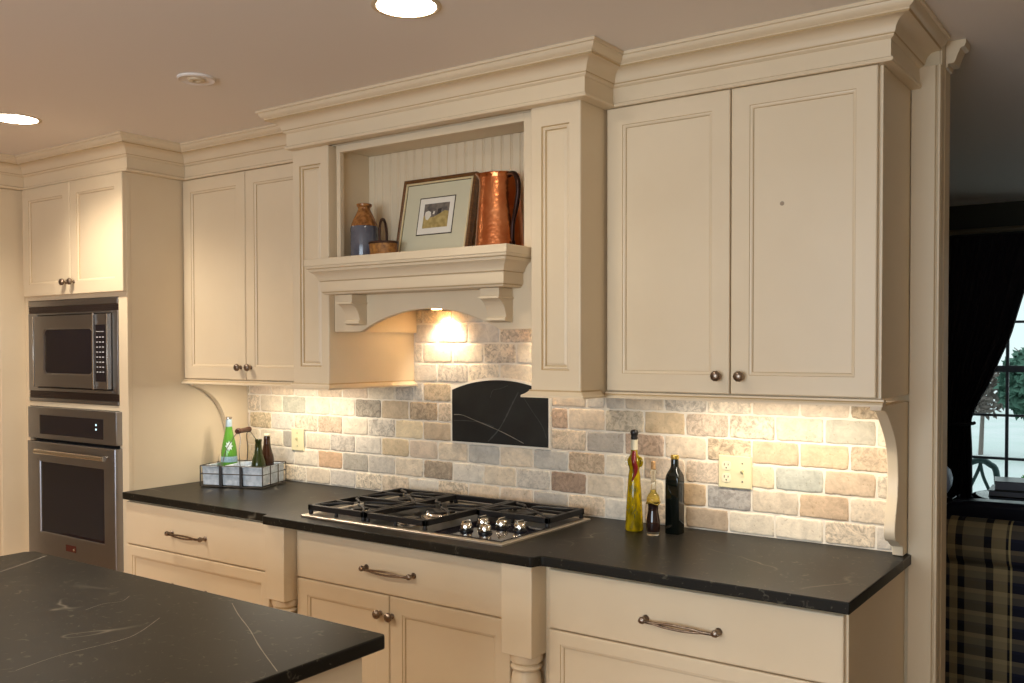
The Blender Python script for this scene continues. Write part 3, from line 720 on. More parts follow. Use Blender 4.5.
mb = MB(); mb.rings([[(p[0], -.0136, p[1]) for p in ob], [(p[0], -.0155, p[1]) for p in ob], [(p[0], -.0155, p[1]) for p in pa], [(p[0], -.0136, p[1]) for p in pa]], cap1=False)
mb.build('mortar_border', M['grout'], sl)
def vein(pts, w_, m_, nm='vein'):
    mb = MB(); P = smoothpath([(p[0], 0, p[1]) for p in pts], 5); l = []; r_ = []
    for i, p in enumerate(P):
        q = P[min(i + 1, len(P) - 1)]; p0 = P[max(i - 1, 0)]; dx, dz = q[0] - p0[0], q[2] - p0[2]; n_ = math.hypot(dx, dz) or 1
        k = w_ * random.uniform(.5, 1.2); l.append((p[0] - dz / n_ * k, -.0190, p[2] + dx / n_ * k)); r_.append((p[0] + dz / n_ * k, -.0190, p[2] - dx / n_ * k))
    n = len(P); mb.add(l + r_, [(i, i + 1, n + i + 1, n + i) for i in range(n - 1)]); return mb.build(nm, m_, sl)
vein([(1.318, 1.262), (1.36, 1.262), (1.42, 1.245), (1.5, 1.222), (1.58, 1.196), (1.66, 1.165)], .0016, M['vein'])
vein([(1.318, 1.238), (1.38, 1.240), (1.46, 1.236), (1.52, 1.222)], .0013, M['vein_dim'])
vein([(1.49, 1.163), (1.54, 1.21), (1.575, 1.26), (1.61, 1.32), (1.635, 1.36)], .0030, M['vein_dim'])
vein([(1.66, 1.34), (1.70, 1.29), (1.745, 1.235), (1.764, 1.19)], .0013, M['vein_dim'])
vein([(1.50, 1.335), (1.515, 1.365), (1.55, 1.372), (1.585, 1.385)], .0012, M['vein_dim'])

# ------------------------------------------------------------------ outlets
def plate(x0, x1, z0, z1, label, cat):
    t = thing('outlet_plate' if x1 - x0 > .1 else 'switch_plate', label, cat, ((x0 + x1) / 2, -.0138, (z0 + z1) / 2))
    mb = MB(); mb.rings([rect(x0, x1, z0, z1, -.0138), rect(x0, x1, z0, z1, -.0165), rect(x0 + .003, x1 - .003, z0 + .003, z1 - .003, -.0190)], cap0=True)
    mb.build('plate', M['ivory'], t); return t
def toggle(t, x, z):
    mb = MB(); mb.box(x - .005, x + .005, -.0215, -.0191, z - .012, z + .012); mb.add([(x - .004, -.0215, z - .004), (x + .004, -.0215, z - .004), (x + .004, -.0215, z + .008), (x - .004, -.0215, z + .008), (x - .003, -.031, z + .006), (x + .003, -.031, z + .006), (x + .003, -.031, z + .012), (x - .003, -.031, z + .012)],
      [(0, 1, 5, 4), (1, 2, 6, 5), (2, 3, 7, 6), (3, 0, 4, 7), (4, 5, 6, 7)])
    mb.build('toggle', M['ivory'], t)
    mb = MB()
    for zz in (z - .03, z + .03): MB().lathe([(0, -.0198), (.003, -.0197), (.0032, -.0191)], (x, 0, zz), 'y', 10).build('screw', M['steel_lt'], t, smooth=True)
t = plate(2.449, 2.564, 1.065, 1.173, 'wide ivory outlet and switch plate on the tiles right of the bottles', 'outlet')
for zz in (1.139, 1.099):
    mb = MB(); mb.rings([lp([(p[0], p[1]) for p in rr(2.478 - .016, 2.478 + .016, zz - .0145, zz + .0145, .010)], y) for y in (-.0191, -.0212)]); rc = mb.build('receptacle', mat('cream_receptacle', (236, 222, 186), .4), t)
    mb = MB(); mb.box(2.470, 2.4725, -.0216, -.0213, zz + .000, zz + .008); mb.box(2.4835, 2.486, -.0216, -.0213, zz + .001, zz + .007); mb.lathe([(0, -.0216), (.0025, -.0215)], (2.478, 0, zz - .007), 'y', 10)
    mb.build('slots', M['slot'], rc)
toggle(t, 2.533, 1.119)
t = plate(.352, .434, 1.058, 1.162, 'single ivory switch plate on the tiles beside the bottle basket', 'switch')
toggle(t, .393, 1.11)

# ------------------------------------------------------------------ gas cooktop
ct = thing('gas_cooktop', 'stainless gas cooktop with black cast-iron grates on the worktop', 'cooktop', (1.54, -.34, ZC))
X0, X1, Y0, Y1 = 1.085, 1.995, -.622, -.085
mb = MB(); z = ZC + .0005
def R4(i, zz): return [(X0 + i, Y0 + i, zz), (X1 - i, Y0 + i, zz), (X1 - i, Y1 - i, zz), (X0 + i, Y1 - i, zz)]
mb.rings([R4(0, z), R4(0, z + .005), R4(.003, z + .008), R4(.016, z + .009), R4(.022, z + .006)], cap0=True)
mb.build('tray', mat('satin_steel', (196, 186, 170), .42, 1.0), ct, smooth=True)
mb = MB(); mb.box(X0 + .022, X1 - .022, Y0 + .022, Y1 - .022, z + .0062, z + .0075); mb.build('cooking_surface', M['burner'], ct)
BUR = [(1.235, -.475, .040), (1.235, -.215, .034), (1.525, -.35, .055), (1.80, -.205, .044), (1.53, -.17, .03)]
BUR = BUR[:4]
for bx, by, r in BUR + [(1.53, -.52, .030)]:
    zz = z + .0078
    o = MB().lathe([(r + .018, zz), (r + .016, zz + .004), (r + .004, zz + .007), (r, zz + .014), (r - .004, zz + .016)], (bx, by, 0), 'z', 28).build('burner', M['steel_lt'], ct, smooth=True)
    MB().lathe([(r - .003, zz + .0165), (r, zz + .0185), (r - .003, zz + .022), (0, zz + .0235)], (bx, by, 0), 'z', 28).build('burner_cap', M['burner'], o, smooth=True)
def grate(x0, x1, y0, y1, cs_):
    mb = MB(); h = z + .044; t_ = .0075
    mb.box(x0, x1, y0, y0 + 2 * t_, h - .020, h); mb.box(x0, x1, y1 - 2 * t_, y1, h - .020, h); mb.box(x0, x0 + 2 * t_, y0, y1, h - .020, h); mb.box(x1 - 2 * t_, x1, y0, y1, h - .020, h)
    for fx in (x0 + .008, x1 - .008):
        for fy in (y0 + .008, y1 - .008): mb.lathe([(.009, z + .0095), (.007, z + .028)], (fx, fy, 0), 'z', 10)
    mb.lathe([(.008, z + .0095), (.006, z + .028)], ((x0 + x1) / 2, y0 + .007, 0), 'z', 10)
    for (px, py, r) in cs_:
        for k in range(4):                       # curved fingers towards each burner
            ang = PI / 4 + k * PI / 2
            ex, ey = (x1 - .01 if math.cos(ang) > 0 else x0 + .01), (min(y1, py + .125) if math.sin(ang) > 0 else max(y0, py - .125))
            sx, sy = px + math.cos(ang) * (r * .35), py + math.sin(ang) * (r * .35)
            mx, my = px + (ex - px) * .35, ey + (py - ey) * .12
            mb.tube(smoothpath([(sx, sy, h - .001), (px + math.cos(ang) * r, py + math.sin(ang) * r, h + .001), (mx * .5 + ex * .5, (my + ey) / 2 * .6 + py * .4, h - .002), (ex, ey, h - .006)], 4), .0052, 6)
    if len(cs_) == 2: mb.box(x0, x1, (y0 + y1) / 2 - t_, (y0 + y1) / 2 + t_, h - .020, h)
    for (px, py, r) in cs_:
        mb.box(x0, px - r * .6, py - .005, py + .005, h - .010, h); mb.box(px + r * .6, x1, py - .005, py + .005, h - .010, h)
    return mb.build('grate', M['iron'], ct, bevel=.0015, segs=1)
grate(1.104, 1.385, -.605, -.100, [(1.235, -.475, .05), (1.235, -.215, .045)])
grate(1.391, 1.668, -.605, -.100, [(1.525, -.35, .06)])
grate(1.674, 1.978, -.335, -.100, [(1.80, -.205, .05)])
mb = MB(); mb.box(1.700, 1.972, -.598, -.342, z + .0078, z + .0105); mb.build('control_plate', M['blackglass'], ct, bevel=.001)
for kx, ky in ((1.778, -.525), (1.772, -.425), (1.853, -.520), (1.846, -.418), (1.925, -.425)):
    zz = z + .0107
    o = MB().lathe([(.0235, zz), (.0235, zz + .004), (.019, zz + .007)], (kx, ky, 0), 'z', 24).build('knob', M['burner'], ct, smooth=True)
    mb = MB(); mb.lathe([(.0175, zz + .0072), (.0195, zz + .009), (.0195, zz + .021), (.0175, zz + .0245), (.006, zz + .026), (0, zz + .0262)], (kx, ky, 0), 'z', 28, ridge=(14, .03))
    mb.box(kx - .0035, kx + .0035, ky - .018, ky + .018, zz + .024, zz + .034)
    mb.build('knob_cap', M['chrome'], o, smooth=True)

# ------------------------------------------------------------------ bottles right of the cooktop
def bottle(name, label, x, y, zb=ZC + .0008): return thing(name, label, 'bottle', (x, y, zb))
t = bottle('oil_bottle', 'tall slim bottle of yellow infused oil with red pepper', 2.204, -.150); z = t.location.z; c_ = (2.204, -.150, 0)
MB().lathe([(.029, z), (.031, z + .004), (.0305, z + .012), (.026, z + .10), (.0205, z + .185), (.017, z + .205), (.0195, z + .216), (.0245, z + .228), (.0245, z + .236), (.018, z + .248), (.0118, z + .258), (.0112, z + .272)], c_, 'z', 32).build('oil_fill', M['oil'], t, smooth=True)
MB().lathe([(.0118, z + .2725), (.0118, z + .30), (.0128, z + .303), (.0128, z + .306)], c_, 'z', 24).build('neck_label', M['label_w'], t, smooth=True)
mb = MB(); mb.lathe([(.0105, z + .3065), (.012, z + .312), (.0105, z + .318), (.013, z + .324), (.0145, z + .330), (.012, z + .337), (.005, z + .340), (0, z + .3405)], c_, 'z', 20); mb.build('stopper', M['cap_blk'], t, smooth=True)
mb = MB(); mb.tube(smoothpath([(2.204 + .47 * r - .88 * q, -.150 - .88 * r - .47 * q, z + zz) for r, q, zz in ((.0095, 0, .268), (.0145, .002, .25), (.0185, .001, .232), (.0165, -.004, .212), (.0175, -.002, .192), (.0195, .008, .168))], 4), [.006 + .0055 * math.sin(PI * i / 20) - .0002 * i for i in range(21)], 10)
mb.build('red_pepper', M['chili'], t, smooth=True)
for s in (-1, 1):
    ring = [(2.204 + s * (.0215 + .009 * math.cos(q)), -.152, z + .232 + .014 * math.sin(q)) for q in [2 * PI * i / 16 for i in range(16)]]
    MB().tube(ring, .0038, 8, closed=True).build('side_loop', M['g_clear'] if s < 0 else M['oil'], t, smooth=True)
mb = MB()
for i in range(34):
    q = random.uniform(-2.1, -.1); zz = z + random.uniform(.04, .15); rr_ = .031 - .062 * (zz - z) + .0003
    px, py = 2.204 + rr_ * math.cos(q), -.150 + rr_ * math.sin(q)
    mb.tube([(px, py, zz), (px + random.uniform(-.004, .004), py, zz + random.uniform(.006, .014))], .0011, 5)
mb.build('herb_sprig', M['herb'], t)
t = bottle('vinegar_bottle', 'small waisted bottle of dark vinegar with cork neck, between the two taller ones', 2.294, -.188); z = t.location.z; c_ = (2.294, -.188, 0)
MB().lathe([(.0205, z), (.022, z + .003), (.0215, z + .012)], c_, 'z', 28).build('glass_foot', M['g_clear'], t, smooth=True)
MB().lathe([(.021, z + .0125), (.0235, z + .03), (.022, z + .05), (.0165, z + .08), (.0165, z + .092), (.0185, z + .104), (.0205, z + .110)], c_, 'z', 28).build('vinegar_fill', M['vinegar'], t, smooth=True)
MB().lathe([(.0206, z + .1105), (.0215, z + .114), (.0215, z + .122), (.017, z + .133), (.0095, z + .142), (.0082, z + .15)], c_, 'z', 28).build('bulb', M['g_amber'], t, smooth=True)
MB().lathe([(.0082, z + .1505), (.0078, z + .20), (.0098, z + .204), (.0098, z + .214), (.008, z + .216)], c_, 'z', 24).build('neck', M['g_clear'], t, smooth=True)
MB().lathe([(.0066, z + .2165), (.0078, z + .219), (.0074, z + .241), (.0055, z + .243)], c_, 'z', 16).build('cork', M['cork'], t, smooth=True)
ring = [(2.294 + .0225 * math.cos(q), -.188 + .0225 * math.sin(q), z + .106 + .003 * math.sin(3 * q)) for q in [2 * PI * i / 28 for i in range(28)]]
MB().tube(ring, .0026, 6, closed=True).build('glass_collar', M['g_amber'], t, smooth=True)
t = bottle('oil_bottle', 'square-shouldered dark green bottle with gold cap, rightmost on the worktop', 2.340, -.122); z = t.location.z
def sq(h, r, zz, n=6): return [(2.340 + p[0], -.122 + p[1], zz) for p in rr(-h, h, -h, h, min(r, h * .999), n)]
MB().rings([sq(.0235, .006, z), sq(.0248, .006, z + .003), sq(.0248, .006, z + .180), sq(.0242, .010, z + .193), sq(.0215, .016, z + .204), sq(.017, .0158, z + .213), sq(.0132, .0131, z + .222), sq(.0125, .0124, z + .247)], cap0=True).build('glass_body', M['g_black'], t, smooth=True)
MB().lathe([(.0135, z + .2472), (.0138, z + .248), (.0138, z + .259), (.0125, z + .2605), (0, z + .261)], (2.340, -.122, 0), 'z', 24).build('cap', M['gold'], t, smooth=True)

# ------------------------------------------------------------------ wire basket with bottles
ang = math.atan2(.113, .291)
bk = thing('bottle_basket', 'galvanized tin basket in a wire frame with wooden handle, left end of worktop', 'basket', (.158, -.373, ZC + .0005))
ux, uy = math.cos(ang), math.sin(ang)
BL, BW, BH = .305, .215, .088
def W(p, q, zz): return (.158 + ux * p - uy * q, -.373 + uy * p + ux * q, ZC + .0005 + zz)
def wbox(mb, p0, p1, q0, q1, z0, z1):
    v = [W(p, q, zz) for zz in (z0, z1) for p, q in ((p0, q0), (p1, q0), (p1, q1), (p0, q1))]
    return mb.add(v, [(0, 3, 2, 1), (4, 5, 6, 7), (0, 1, 5, 4), (1, 2, 6, 5), (2, 3, 7, 6), (3, 0, 4, 7)])
def tin(p0, p1, q0, q1):
    mb = MB(); t_ = .0015; h0, h1 = .010, BH
    lo = lambda i, zz, f_=0: [W(p, q, zz) for p, q in ((p0 + i + f_, q0 + i + f_), (p1 - i - f_, q0 + i + f_), (p1 - i - f_, q1 - i - f_), (p0 + i + f_, q1 - i - f_))]
    mb.rings([lo(.003, h0), lo(0, h1), lo(-.003, h1 + .002), lo(-.002, h1 + .005), lo(t_, h1 + .004), lo(.004, h0 + t_)], cap0=True)
    return mb.build('tin_box', M['galv'], bk, bevel=.001)
tin(.006, .098, .006, BW - .006); tin(.104, .198, .006, BW - .006); tin(.204, BL - .006, .006, BW - .006)
mb = MB()
for zz in (.005, .060, BH + .0075):
    mb.tube([W(0, 0, zz), W(BL, 0, zz), W(BL, BW, zz), W(0, BW, zz)], .0024, 6, closed=True)
for p in (0, .101, .201, BL):
    for q in (0, BW): mb.tube([W(p, q, .005), W(p, q, BH + .0075)], .0024, 6)
    mb.tube([W(p, 0, .005), W(p, BW, .005)], .0024, 6)
for q in (BW * .33, BW * .66):
    for p in (0, BL): mb.tube([W(p, q, .005), W(p, q, BH + .0075)], .0024, 6)
mb.build('wire_frame', M['wire'], bk, smooth=True)
M['strap'] = mat('dark_strap', (70, 68, 68), .5, .6)
for p in (.101, .201): wbox(MB(), p - .006, p + .006, -.0046, -.0028, .006, BH + .006).build('strap', M['strap'], bk)
# bail handle across the basket
hc = BL * .5; hz = .246
for s in (-1, 1):
    mb = MB(); q = BW / 2 + s * .045
    for p in (hc - .045, hc + .045):
        mb.tube(smoothpath([W(p + (.06 if p > hc else -.06) * 0, BW / 2 + s * BW / 2, BH + .004), W(p * .75 + hc * .25, BW / 2 + s * (BW / 2 - .012), BH + .07), W(p * .4 + hc * .6, q + s * .012, hz - .03), W(hc, q, hz)], 5), .0019, 6)
    hb = mb.build('bail_wire', M['wire'], bk, smooth=True)
gp = [(W(hc, BW / 2 + t * .056, hz)) for t in [-1 + i / 8 for i in range(17)]]
MB().tube(gp, [.0105, .0135, .0135, .0125, .0115, .011, .011, .011, .011, .011, .011, .011, .0115, .0125, .0135, .0135, .0105], 14).build('wooden_grip', M['wood'], hb, smooth=True)
def small_bottle(name, label, p, q, prof, m_):
    w_ = W(p, q, .0122); t_ = thing(name, label, 'bottle', w_)
    o_ = MB().lathe([(r, w_[2] + zz) for r, zz in prof], (w_[0], w_[1], 0), 'z', 28).build('glass_body', m_, t_, smooth=True); return t_, w_
t, w_ = small_bottle('water_bottle', 'green glass mineral water bottle standing in the tin basket', .0535, BW * .70, [(.034, 0), (.036, .004), (.036, .11), (.0350, .13), (.030, .165), (.0225, .20), (.0165, .228), (.0145, .245), (.0135, .262)], M['g_green'])
z = w_[2]; c_ = (w_[0], w_[1], 0)
MB().lathe([(.0146, z + .2425), (.0139, z + .263), (.0139, z + .277), (.0128, z + .279)], c_, 'z', 24).build('neck_foil', M['label_n'], t, smooth=True)
MB().lathe([(.0132, z + .2795), (.0145, z + .281), (.0145, z + .288), (.0125, z + .290), (0, z + .2905)], c_, 'z', 24).build('cap', M['steel_lt'], t, smooth=True)
MB().lathe([(.0364, z + .085), (.0367, z + .087), (.0367, z + .108), (.0362, z + .110)], c_, 'z', 28).build('body_label', M['label_b'], t, smooth=True)
def badge(pts, off=.0006):
    """a paper patch wrapped on the bottle shoulder, facing the camera"""
    va = math.atan2(cy - w_[1], cx - w_[0]); P = []
    def rad(zz):
        pr_ = [(.036, .11), (.0350, .13), (.030, .165), (.0225, .20), (.0165, .228)]
        for (r0, z0_), (r1, z1_) in zip(pr_, pr_[1:]):
            if z0_ <= zz <= z1_: return r0 + (r1 - r0) * (zz - z0_) / (z1_ - z0_)
        return .038
    for s_, zz in pts: r = rad(zz) + off; q = va - s_ / r; P.append((w_[0] + r * math.cos(q), w_[1] + r * math.sin(q), z + zz))
    return P
mb = MB(); star = []
for i in range(16):
    r = .021 if i % 2 == 0 else .0125; q = PI / 2 + i * PI / 8; star.append((r * .9 * math.cos(q), .158 + r * 1.15 * math.sin(q)))
mid = badge([(0, .158)], .0012); mb.add(badge(star, .0010) + mid, [(i, (i + 1) % 16, 16) for i in range(16)])
mb.build('shoulder_label', mat('pale_star_label', (206, 220, 216), .5), t)
small_bottle('beer_bottle', 'dark olive bottle neck rising from the tin basket, in front of the brown one', .243, BW * .36, [(.030, 0), (.031, .004), (.031, .085), (.028, .105), (.0195, .13), (.0155, .155), (.014, .186), (.0152, .188), (.0152, .197), (.0135, .199)], M['g_olive'])
t, w_ = small_bottle('beer_bottle', 'brown bottle standing at the back of the tin basket', .243, BW * .72, [(.030, 0), (.031, .004), (.031, .10), (.029, .115), (.0215, .14), (.0160, .165), (.0138, .205)], M['g_brown'])
MB().lathe([(.0142, w_[2] + .2055), (.0152, w_[2] + .207), (.0152, w_[2] + .213), (.013, w_[2] + .216), (0, w_[2] + .2165)], (w_[0], w_[1], 0), 'z', 22).build('cap', M['label_w'], t, smooth=True)

# ------------------------------------------------------------------ things in the niche
S0 = SH + .0006
t = thing('stoneware_jug', 'two-tone stoneware jug, amber shoulder over grey body, leftmost in the niche', 'jug', (1.197, -.400, S0)); c_ = (1.197, -.400, 0); z = S0
MB().lathe([(.047, z), (.0505, z + .004), (.052, z + .01), (.052, z + .125), (.0505, z + .132)], c_, 'z', 40).build('grey_body', M['jug_g'], t, smooth=True)
MB().lathe([(.0503, z + .1323), (.048, z + .142), (.040, z + .162), (.028, z + .186), (.0235, z + .196), (.0235, z + .204), (.0285, z + .209), (.029, z + .216), (.025, z + .218), (.020, z + .211), (.019, z + .195)], c_, 'z', 40).build('amber_shoulder', M['jug_b'], t, smooth=True)
t = thing('mini_basket', 'tiny wicker basket with arched handle between the jug and the picture', 'basket', (1.330, -.440, S0)); z = S0; bx, by = 1.330, -.440
mb = MB()
def ell(a_, b_, zz, n=36): return [(bx + a_ * math.cos(2 * PI * i / n) * (1 + .02 * math.cos(12 * 2 * PI * i / n)), by + b_ * math.sin(2 * PI * i / n), zz) for i in range(n)]
mb.rings([ell(.046, .034, z), ell(.050, .037, z + .01), ell(.053, .039, z + .02), ell(.055, .041, z + .04), ell(.057, .042, z + .056), ell(.052, .038, z + .056), ell(.046, .034, z + .006)], cap0=True)
mb.build('woven_body', M['wicker'], t, smooth=True)
mb = MB(); mb.tube(ell(.057, .042, z + .060), .0042, 8, closed=True)
mb.build('rim', M['wicker_d'], t, smooth=True)
mb = MB(); mb.tube(smoothpath([(bx + .44 * q, by - .90 * q, z + zz) for q, zz in ((.043, .060), (.044, .10), (.028, .134), (0, .146), (-.028, .134), (-.044, .10), (-.043, .060))], 5), .0050, 8)
mb.build('handle', M['wicker_d'], t, smooth=True)
# framed picture, built upright at the origin, then leaned on the beadboard
pf_ = thing('picture_frame', 'framed small landscape print with wide grey mat leaning in the niche', 'picture', (0, 0, 0))
FW, FH, D = .342, .302, .024
def fl(i, y): return [(i, y, i), (FW - i, y, i), (FW - i, y, FH - i), (i, y, FH - i)]
MB().rings([fl(0, D), fl(0, .002), fl(.002, 0), fl(.010, -.001), (fl(.014, .003))], cap0=True, cap1=False).build('frame_molding', M['frame'], pf_, bevel=0)
MB().rings([fl(.0142, .003), fl(.016, .0005), fl(.0205, .001), fl(.0215, .005)], cap1=False).build('gilt_liner', M['gilt'], pf_)
MB().rings([fl(.0215, .0052), fl(.024, .0052)], cap1=False).build('dark_fillet', M['ink'], pf_)
mb = MB(); mb.box(.0235, FW - .0235, .0056, D - .002, .0235, FH - .0235); mb.build('mat_board', M['matboard'], pf_)
mx0, mx1, mz0, mz1 = .090, .258, .083, .226
MB().box(mx0, mx1, .0050, .0055, mz0, mz1).build('dark_line_border', M['ink'], pf_)
MB().box(mx0 + .004, mx1 - .004, .0044, .0049, mz0 + .004, mz1 - .004).build('white_mat', M['matwhite'], pf_)
ax0, ax1, az0, az1 = mx0 + .027, mx1 - .024, mz0 + .026, mz1 - .025
ar = MB(); ar.box(ax0, ax1, .0038, .0043, az0 + .04, az1, 0)
ar.add([(p[0], .0036, p[1]) for p in [(ax0, az0), (ax1, az0), (ax1, az0 + .058), (ax1 - .02, az0 + .062), (ax1 - .045, az0 + .050), (ax0 + .05, az0 + .042), (ax0 + .02, az0 + .038), (ax0, az0 + .05)]], [tuple(range(8))], 1)
ar.add([(p[0], .0034, p[1]) for p in [(ax0 + .012, az0 + .034), (ax0 + .022, az0 + .030), (ax0 + .036, az0 + .046), (ax0 + .034, az0 + .060), (ax0 + .022, az0 + .066), (ax0 + .008, az0 + .062), (ax0 + .006, az0 + .05)]], [tuple(range(7))], 2)
ar.add([(p[0], .0034, p[1]) for p in [(ax0 + .042, az0 + .052), (ax0 + .05, az0 + .05), (ax0 + .053, az0 + .06), (ax0 + .046, az0 + .064)]], [tuple(range(4))], 2)
ar.add([(p[0], .0033, p[1]) for p in [(ax0 + .064, az0 + .05), (ax0 + .082, az0 + .054), (ax0 + .082, az0 + .072), (ax0 + .066, az0 + .070)]], [tuple(range(4))], 3)
ar.build('print', [M['art_sky'], M['art_land'], M['art_wht'], M['art_drk']], pf_)
pf_.location = (1.326, -.381, S0 + .0056); pf_.rotation_euler = (math.radians(-11.5), 0, 0)
# copper pitcher
t = thing('copper_pitcher', 'tall hammered copper pitcher with dark handle, rightmost in the niche', 'pitcher', (1.835, -.412, S0)); z = S0; pc = (1.835, -.412)
def pr_loop(r, zz, lip=0., n=48):
    o = []
    for i in range(n):
        q = 2 * PI * i / n; d_ = math.cos(q - math.radians(190)); k = max(0, d_) ** 6 * lip
        o.append((pc[0] + (r + k) * math.cos(q), pc[1] + (r + k) * math.sin(q), zz + k * .35))
    return o
mb = MB(); mb.rings([pr_loop(.081, z), pr_loop(.0845, z + .003), pr_loop(.083, z + .02), pr_loop(.076, z + .12), pr_loop(.0685, z + .21), pr_loop(.066, z + .238, .004), pr_loop(.0665, z + .250, .014), pr_loop(.0685, z + .256, .020), pr_loop(.067, z + .258, .020), pr_loop(.0635, z + .250, .012), pr_loop(.063, z + .22), pr_loop(.07, z + .10), pr_loop(.076, z + .01)], cap0=True)
mb.build('body', M['copper'], t, smooth=True)
ha = math.radians(-24); hx, hy = math.cos(ha), math.sin(ha)
def H(r, zz): return (pc[0] + hx * r, pc[1] + hy * r, z + zz)
mb = MB(); mb.tube(smoothpath([H(.063, .246), H(.078, .249), H(.100, .243), H(.117, .222), H(.121, .190), H(.112, .150), H(.098, .115), H(.0865, .085), H(.083, .05), H(.084, .022)], 5), [.0088] * 20 + [.0082] * 10 + [.007] * 16, 10)
mb.lathe([(0, -.004), (.010, -.002), (.011, .003), (.006, .007), (0, .008)], H(.0855, .022), 'x', 14)
mb.build('handle', M['copper_d'], t, smooth=True)

# ------------------------------------------------------------------ island
il = thing('island_cabinet', 'cream island base under the foreground soapstone slab', 'cabinet', (1.58, -2.1, 0))
mb = MB(); mb.box(.90, 2.272, -2.66, -1.530, .1, ZB - .0005); mb.build('carcass', M['paint'], il, bevel=.002)
mb = MB(); mb.box(.97, 2.2, -2.6, -1.6, 0, .0995); mb.build('toe_kick', M['dark_gap'], il)
# end panel facing the doorway side
mb = MB()
def RX(i, x): return [(x, -2.65 + i, .11 + i), (x, -1.535 - i, .11 + i), (x, -1.535 - i, .88 - i), (x, -2.65 + i, .88 - i)]
mb.rings([RX(0, 2.2725), RX(0, 2.288), RX(.002, 2.290), RX(.07, 2.290), RX(.074, 2.284), RX(.084, 2.282)], [0, 0, 0, 1, 0], cap0=True); mb.build('end_panel', PNT, il)
sw = [(.842, -2.75), (2.312, -2.75), (2.312, -1.490), (2.304, -1.482), (.866, -1.482), (.842, -1.506)]
o = MB().prism(sw, 'z', ZB, ZC).build('island_countertop', M['soap'], None, bevel=.004, segs=3)
tag(o, 'dark soapstone slab of the island in the foreground', 'countertop')
def tvein(pts, w_):
    mb = MB(); P = smoothpath([(p[0], p[1], 0) for p in pts], 5); l = []; r_ = []
    for i, p in enumerate(P):
        q = P[min(i + 1, len(P) - 1)]; p0 = P[max(i - 1, 0)]; dx, dy = q[0] - p0[0], q[1] - p0[1]; n_ = math.hypot(dx, dy) or 1
        k = w_ * random.uniform(.6, 1.2); l.append((p[0] - dy / n_ * k, p[1] + dx / n_ * k, ZC + .0003)); r_.append((p[0] + dy / n_ * k, p[1] - dx / n_ * k, ZC + .0003))
    n = len(P); mb.add(l + r_, [(i, i + 1, n + i + 1, n + i) for i in range(n - 1)]); return mb.build('vein', M['vein'], o)
tvein([(1.075, -1.74), (1.04, -1.665), (.99, -1.565), (.952, -1.497)], .0022)
tvein([(1.835, -1.516), (1.93, -1.572), (2.04, -1.63), (2.16, -1.70), (2.30, -1.775)], .0012)
tvein([(1.885, -2.06), (1.868, -1.96), (1.878, -1.84), (1.86, -1.78), (1.80, -1.69)], .0011)
tvein([(1.60, -1.753), (1.585, -1.70), (1.60, -1.66), (1.57, -1.62)], .0008)

# ------------------------------------------------------------------ ceiling fixtures
def downlight(x, y, label, grp='recessed ceiling lights'):
    t_ = thing('recessed_light', label, 'ceiling light', (x, y, CEIL - .001), grp)
    MB().lathe([(.079, CEIL - .0008), (.093, CEIL - .0008), (.093, CEIL - .002), (.090, CEIL - .004), (.083, CEIL - .0045), (.079, CEIL - .003), (.079, CEIL - .0008)], (x, y, 0), 'z', 40, cap=False).build('trim_ring', M['white_trim'], t_, smooth=True)
    MB().lathe([(0, CEIL - .003), (.0785, CEIL - .0025), (.0785, CEIL - .0012), (0, CEIL - .0012)], (x, y, 0), 'z', 40).build('lens', M['lamp'], t_, smooth=True)
downlight(2.030, -1.095, 'round recessed ceiling light in front of the range hood')
downlight(-.030, -1.072, 'round recessed ceiling light in front of the oven tower')
t = thing('ceiling_disc', 'small round off-white cover plate between the two ceiling lights', 'ceiling fixture', (1.018, -1.005, CEIL))
MB().lathe([(.062, CEIL - .0006), (.062, CEIL - .006), (.058, CEIL - .009), (.052, CEIL - .006), (.030, CEIL - .005), (0, CEIL - .005)], (1.018, -1.005, 0), 'z', 40).build('plate', M['ceiling'], t, smooth=True)
MB().lathe([(.028, CEIL - .0052), (.027, CEIL - .011), (.022, CEIL - .013), (.012, CEIL - .012), (.010, CEIL - .007), (0, CEIL - .007)], (1.018, -1.005, 0), 'z', 28).build('center_boss', M['white_trim'], t, smooth=True)

# ------------------------------------------------------------------ family room
sf = thing('sofa', 'plaid sofa with rolled back seen through the doorway', 'sofa', (3.7, 1.6, 0))
prf = arc(1.185, .752, .092, -60, 205, 20)
pr2 = [(1.20, .03)] + [(1.20, .2), (1.218, .5)] + prf[::1]
body = [(1.172, .0), (1.158, .3), (1.150, .645)] + [(1.185 + .092 * math.cos(math.radians(q)), .752 + .092 * math.sin(math.radians(q))) for q in range(248, -61, -12)] + [(1.275, .62), (1.33, .45), (1.33, .0)]
mb = MB(); mb.prism(body, 'x', 2.62, 4.8); mb.build('back', M['plaid'], sf, bevel=.012, segs=3)
mb = MB(); mb.box(2.82, 4.6, 1.335, 2.0, .12, .43); mb.build('seat', M['plaid'], sf, bevel=.04, segs=3)
for x0 in (2.62, 4.605): mb = MB(); mb.box(x0, x0 + .195, 1.335, 2.03, .06, .60); mb.build('arm', M['plaid'], sf, bevel=.06, segs=4)
ch = thing('leather_armchair', 'dark leather chair back showing just above the plaid sofa', 'chair', (3.15, 2.0, 0))
mb = MB()
for k, (y_, dz) in enumerate(((2.09, 0), (2.16, .0))): pass
top = [(2.72, .40), (2.725, .70), (2.75, .745), (2.80, .765), (2.9, .778), (3.2, .783), (3.45, .776), (3.55, .76), (3.58, .72), (3.585, .4)]
mb.prism(top, 'y', 2.06, 2.20); mb.build('backrest', M['leather'], ch, bevel=.03, segs=4)
mb = MB(); mb.box(2.76, 3.55, 2.205, 2.62, .12, .45); mb.build('seat', M['leather'], ch, bevel=.04, segs=3)
mb = MB()
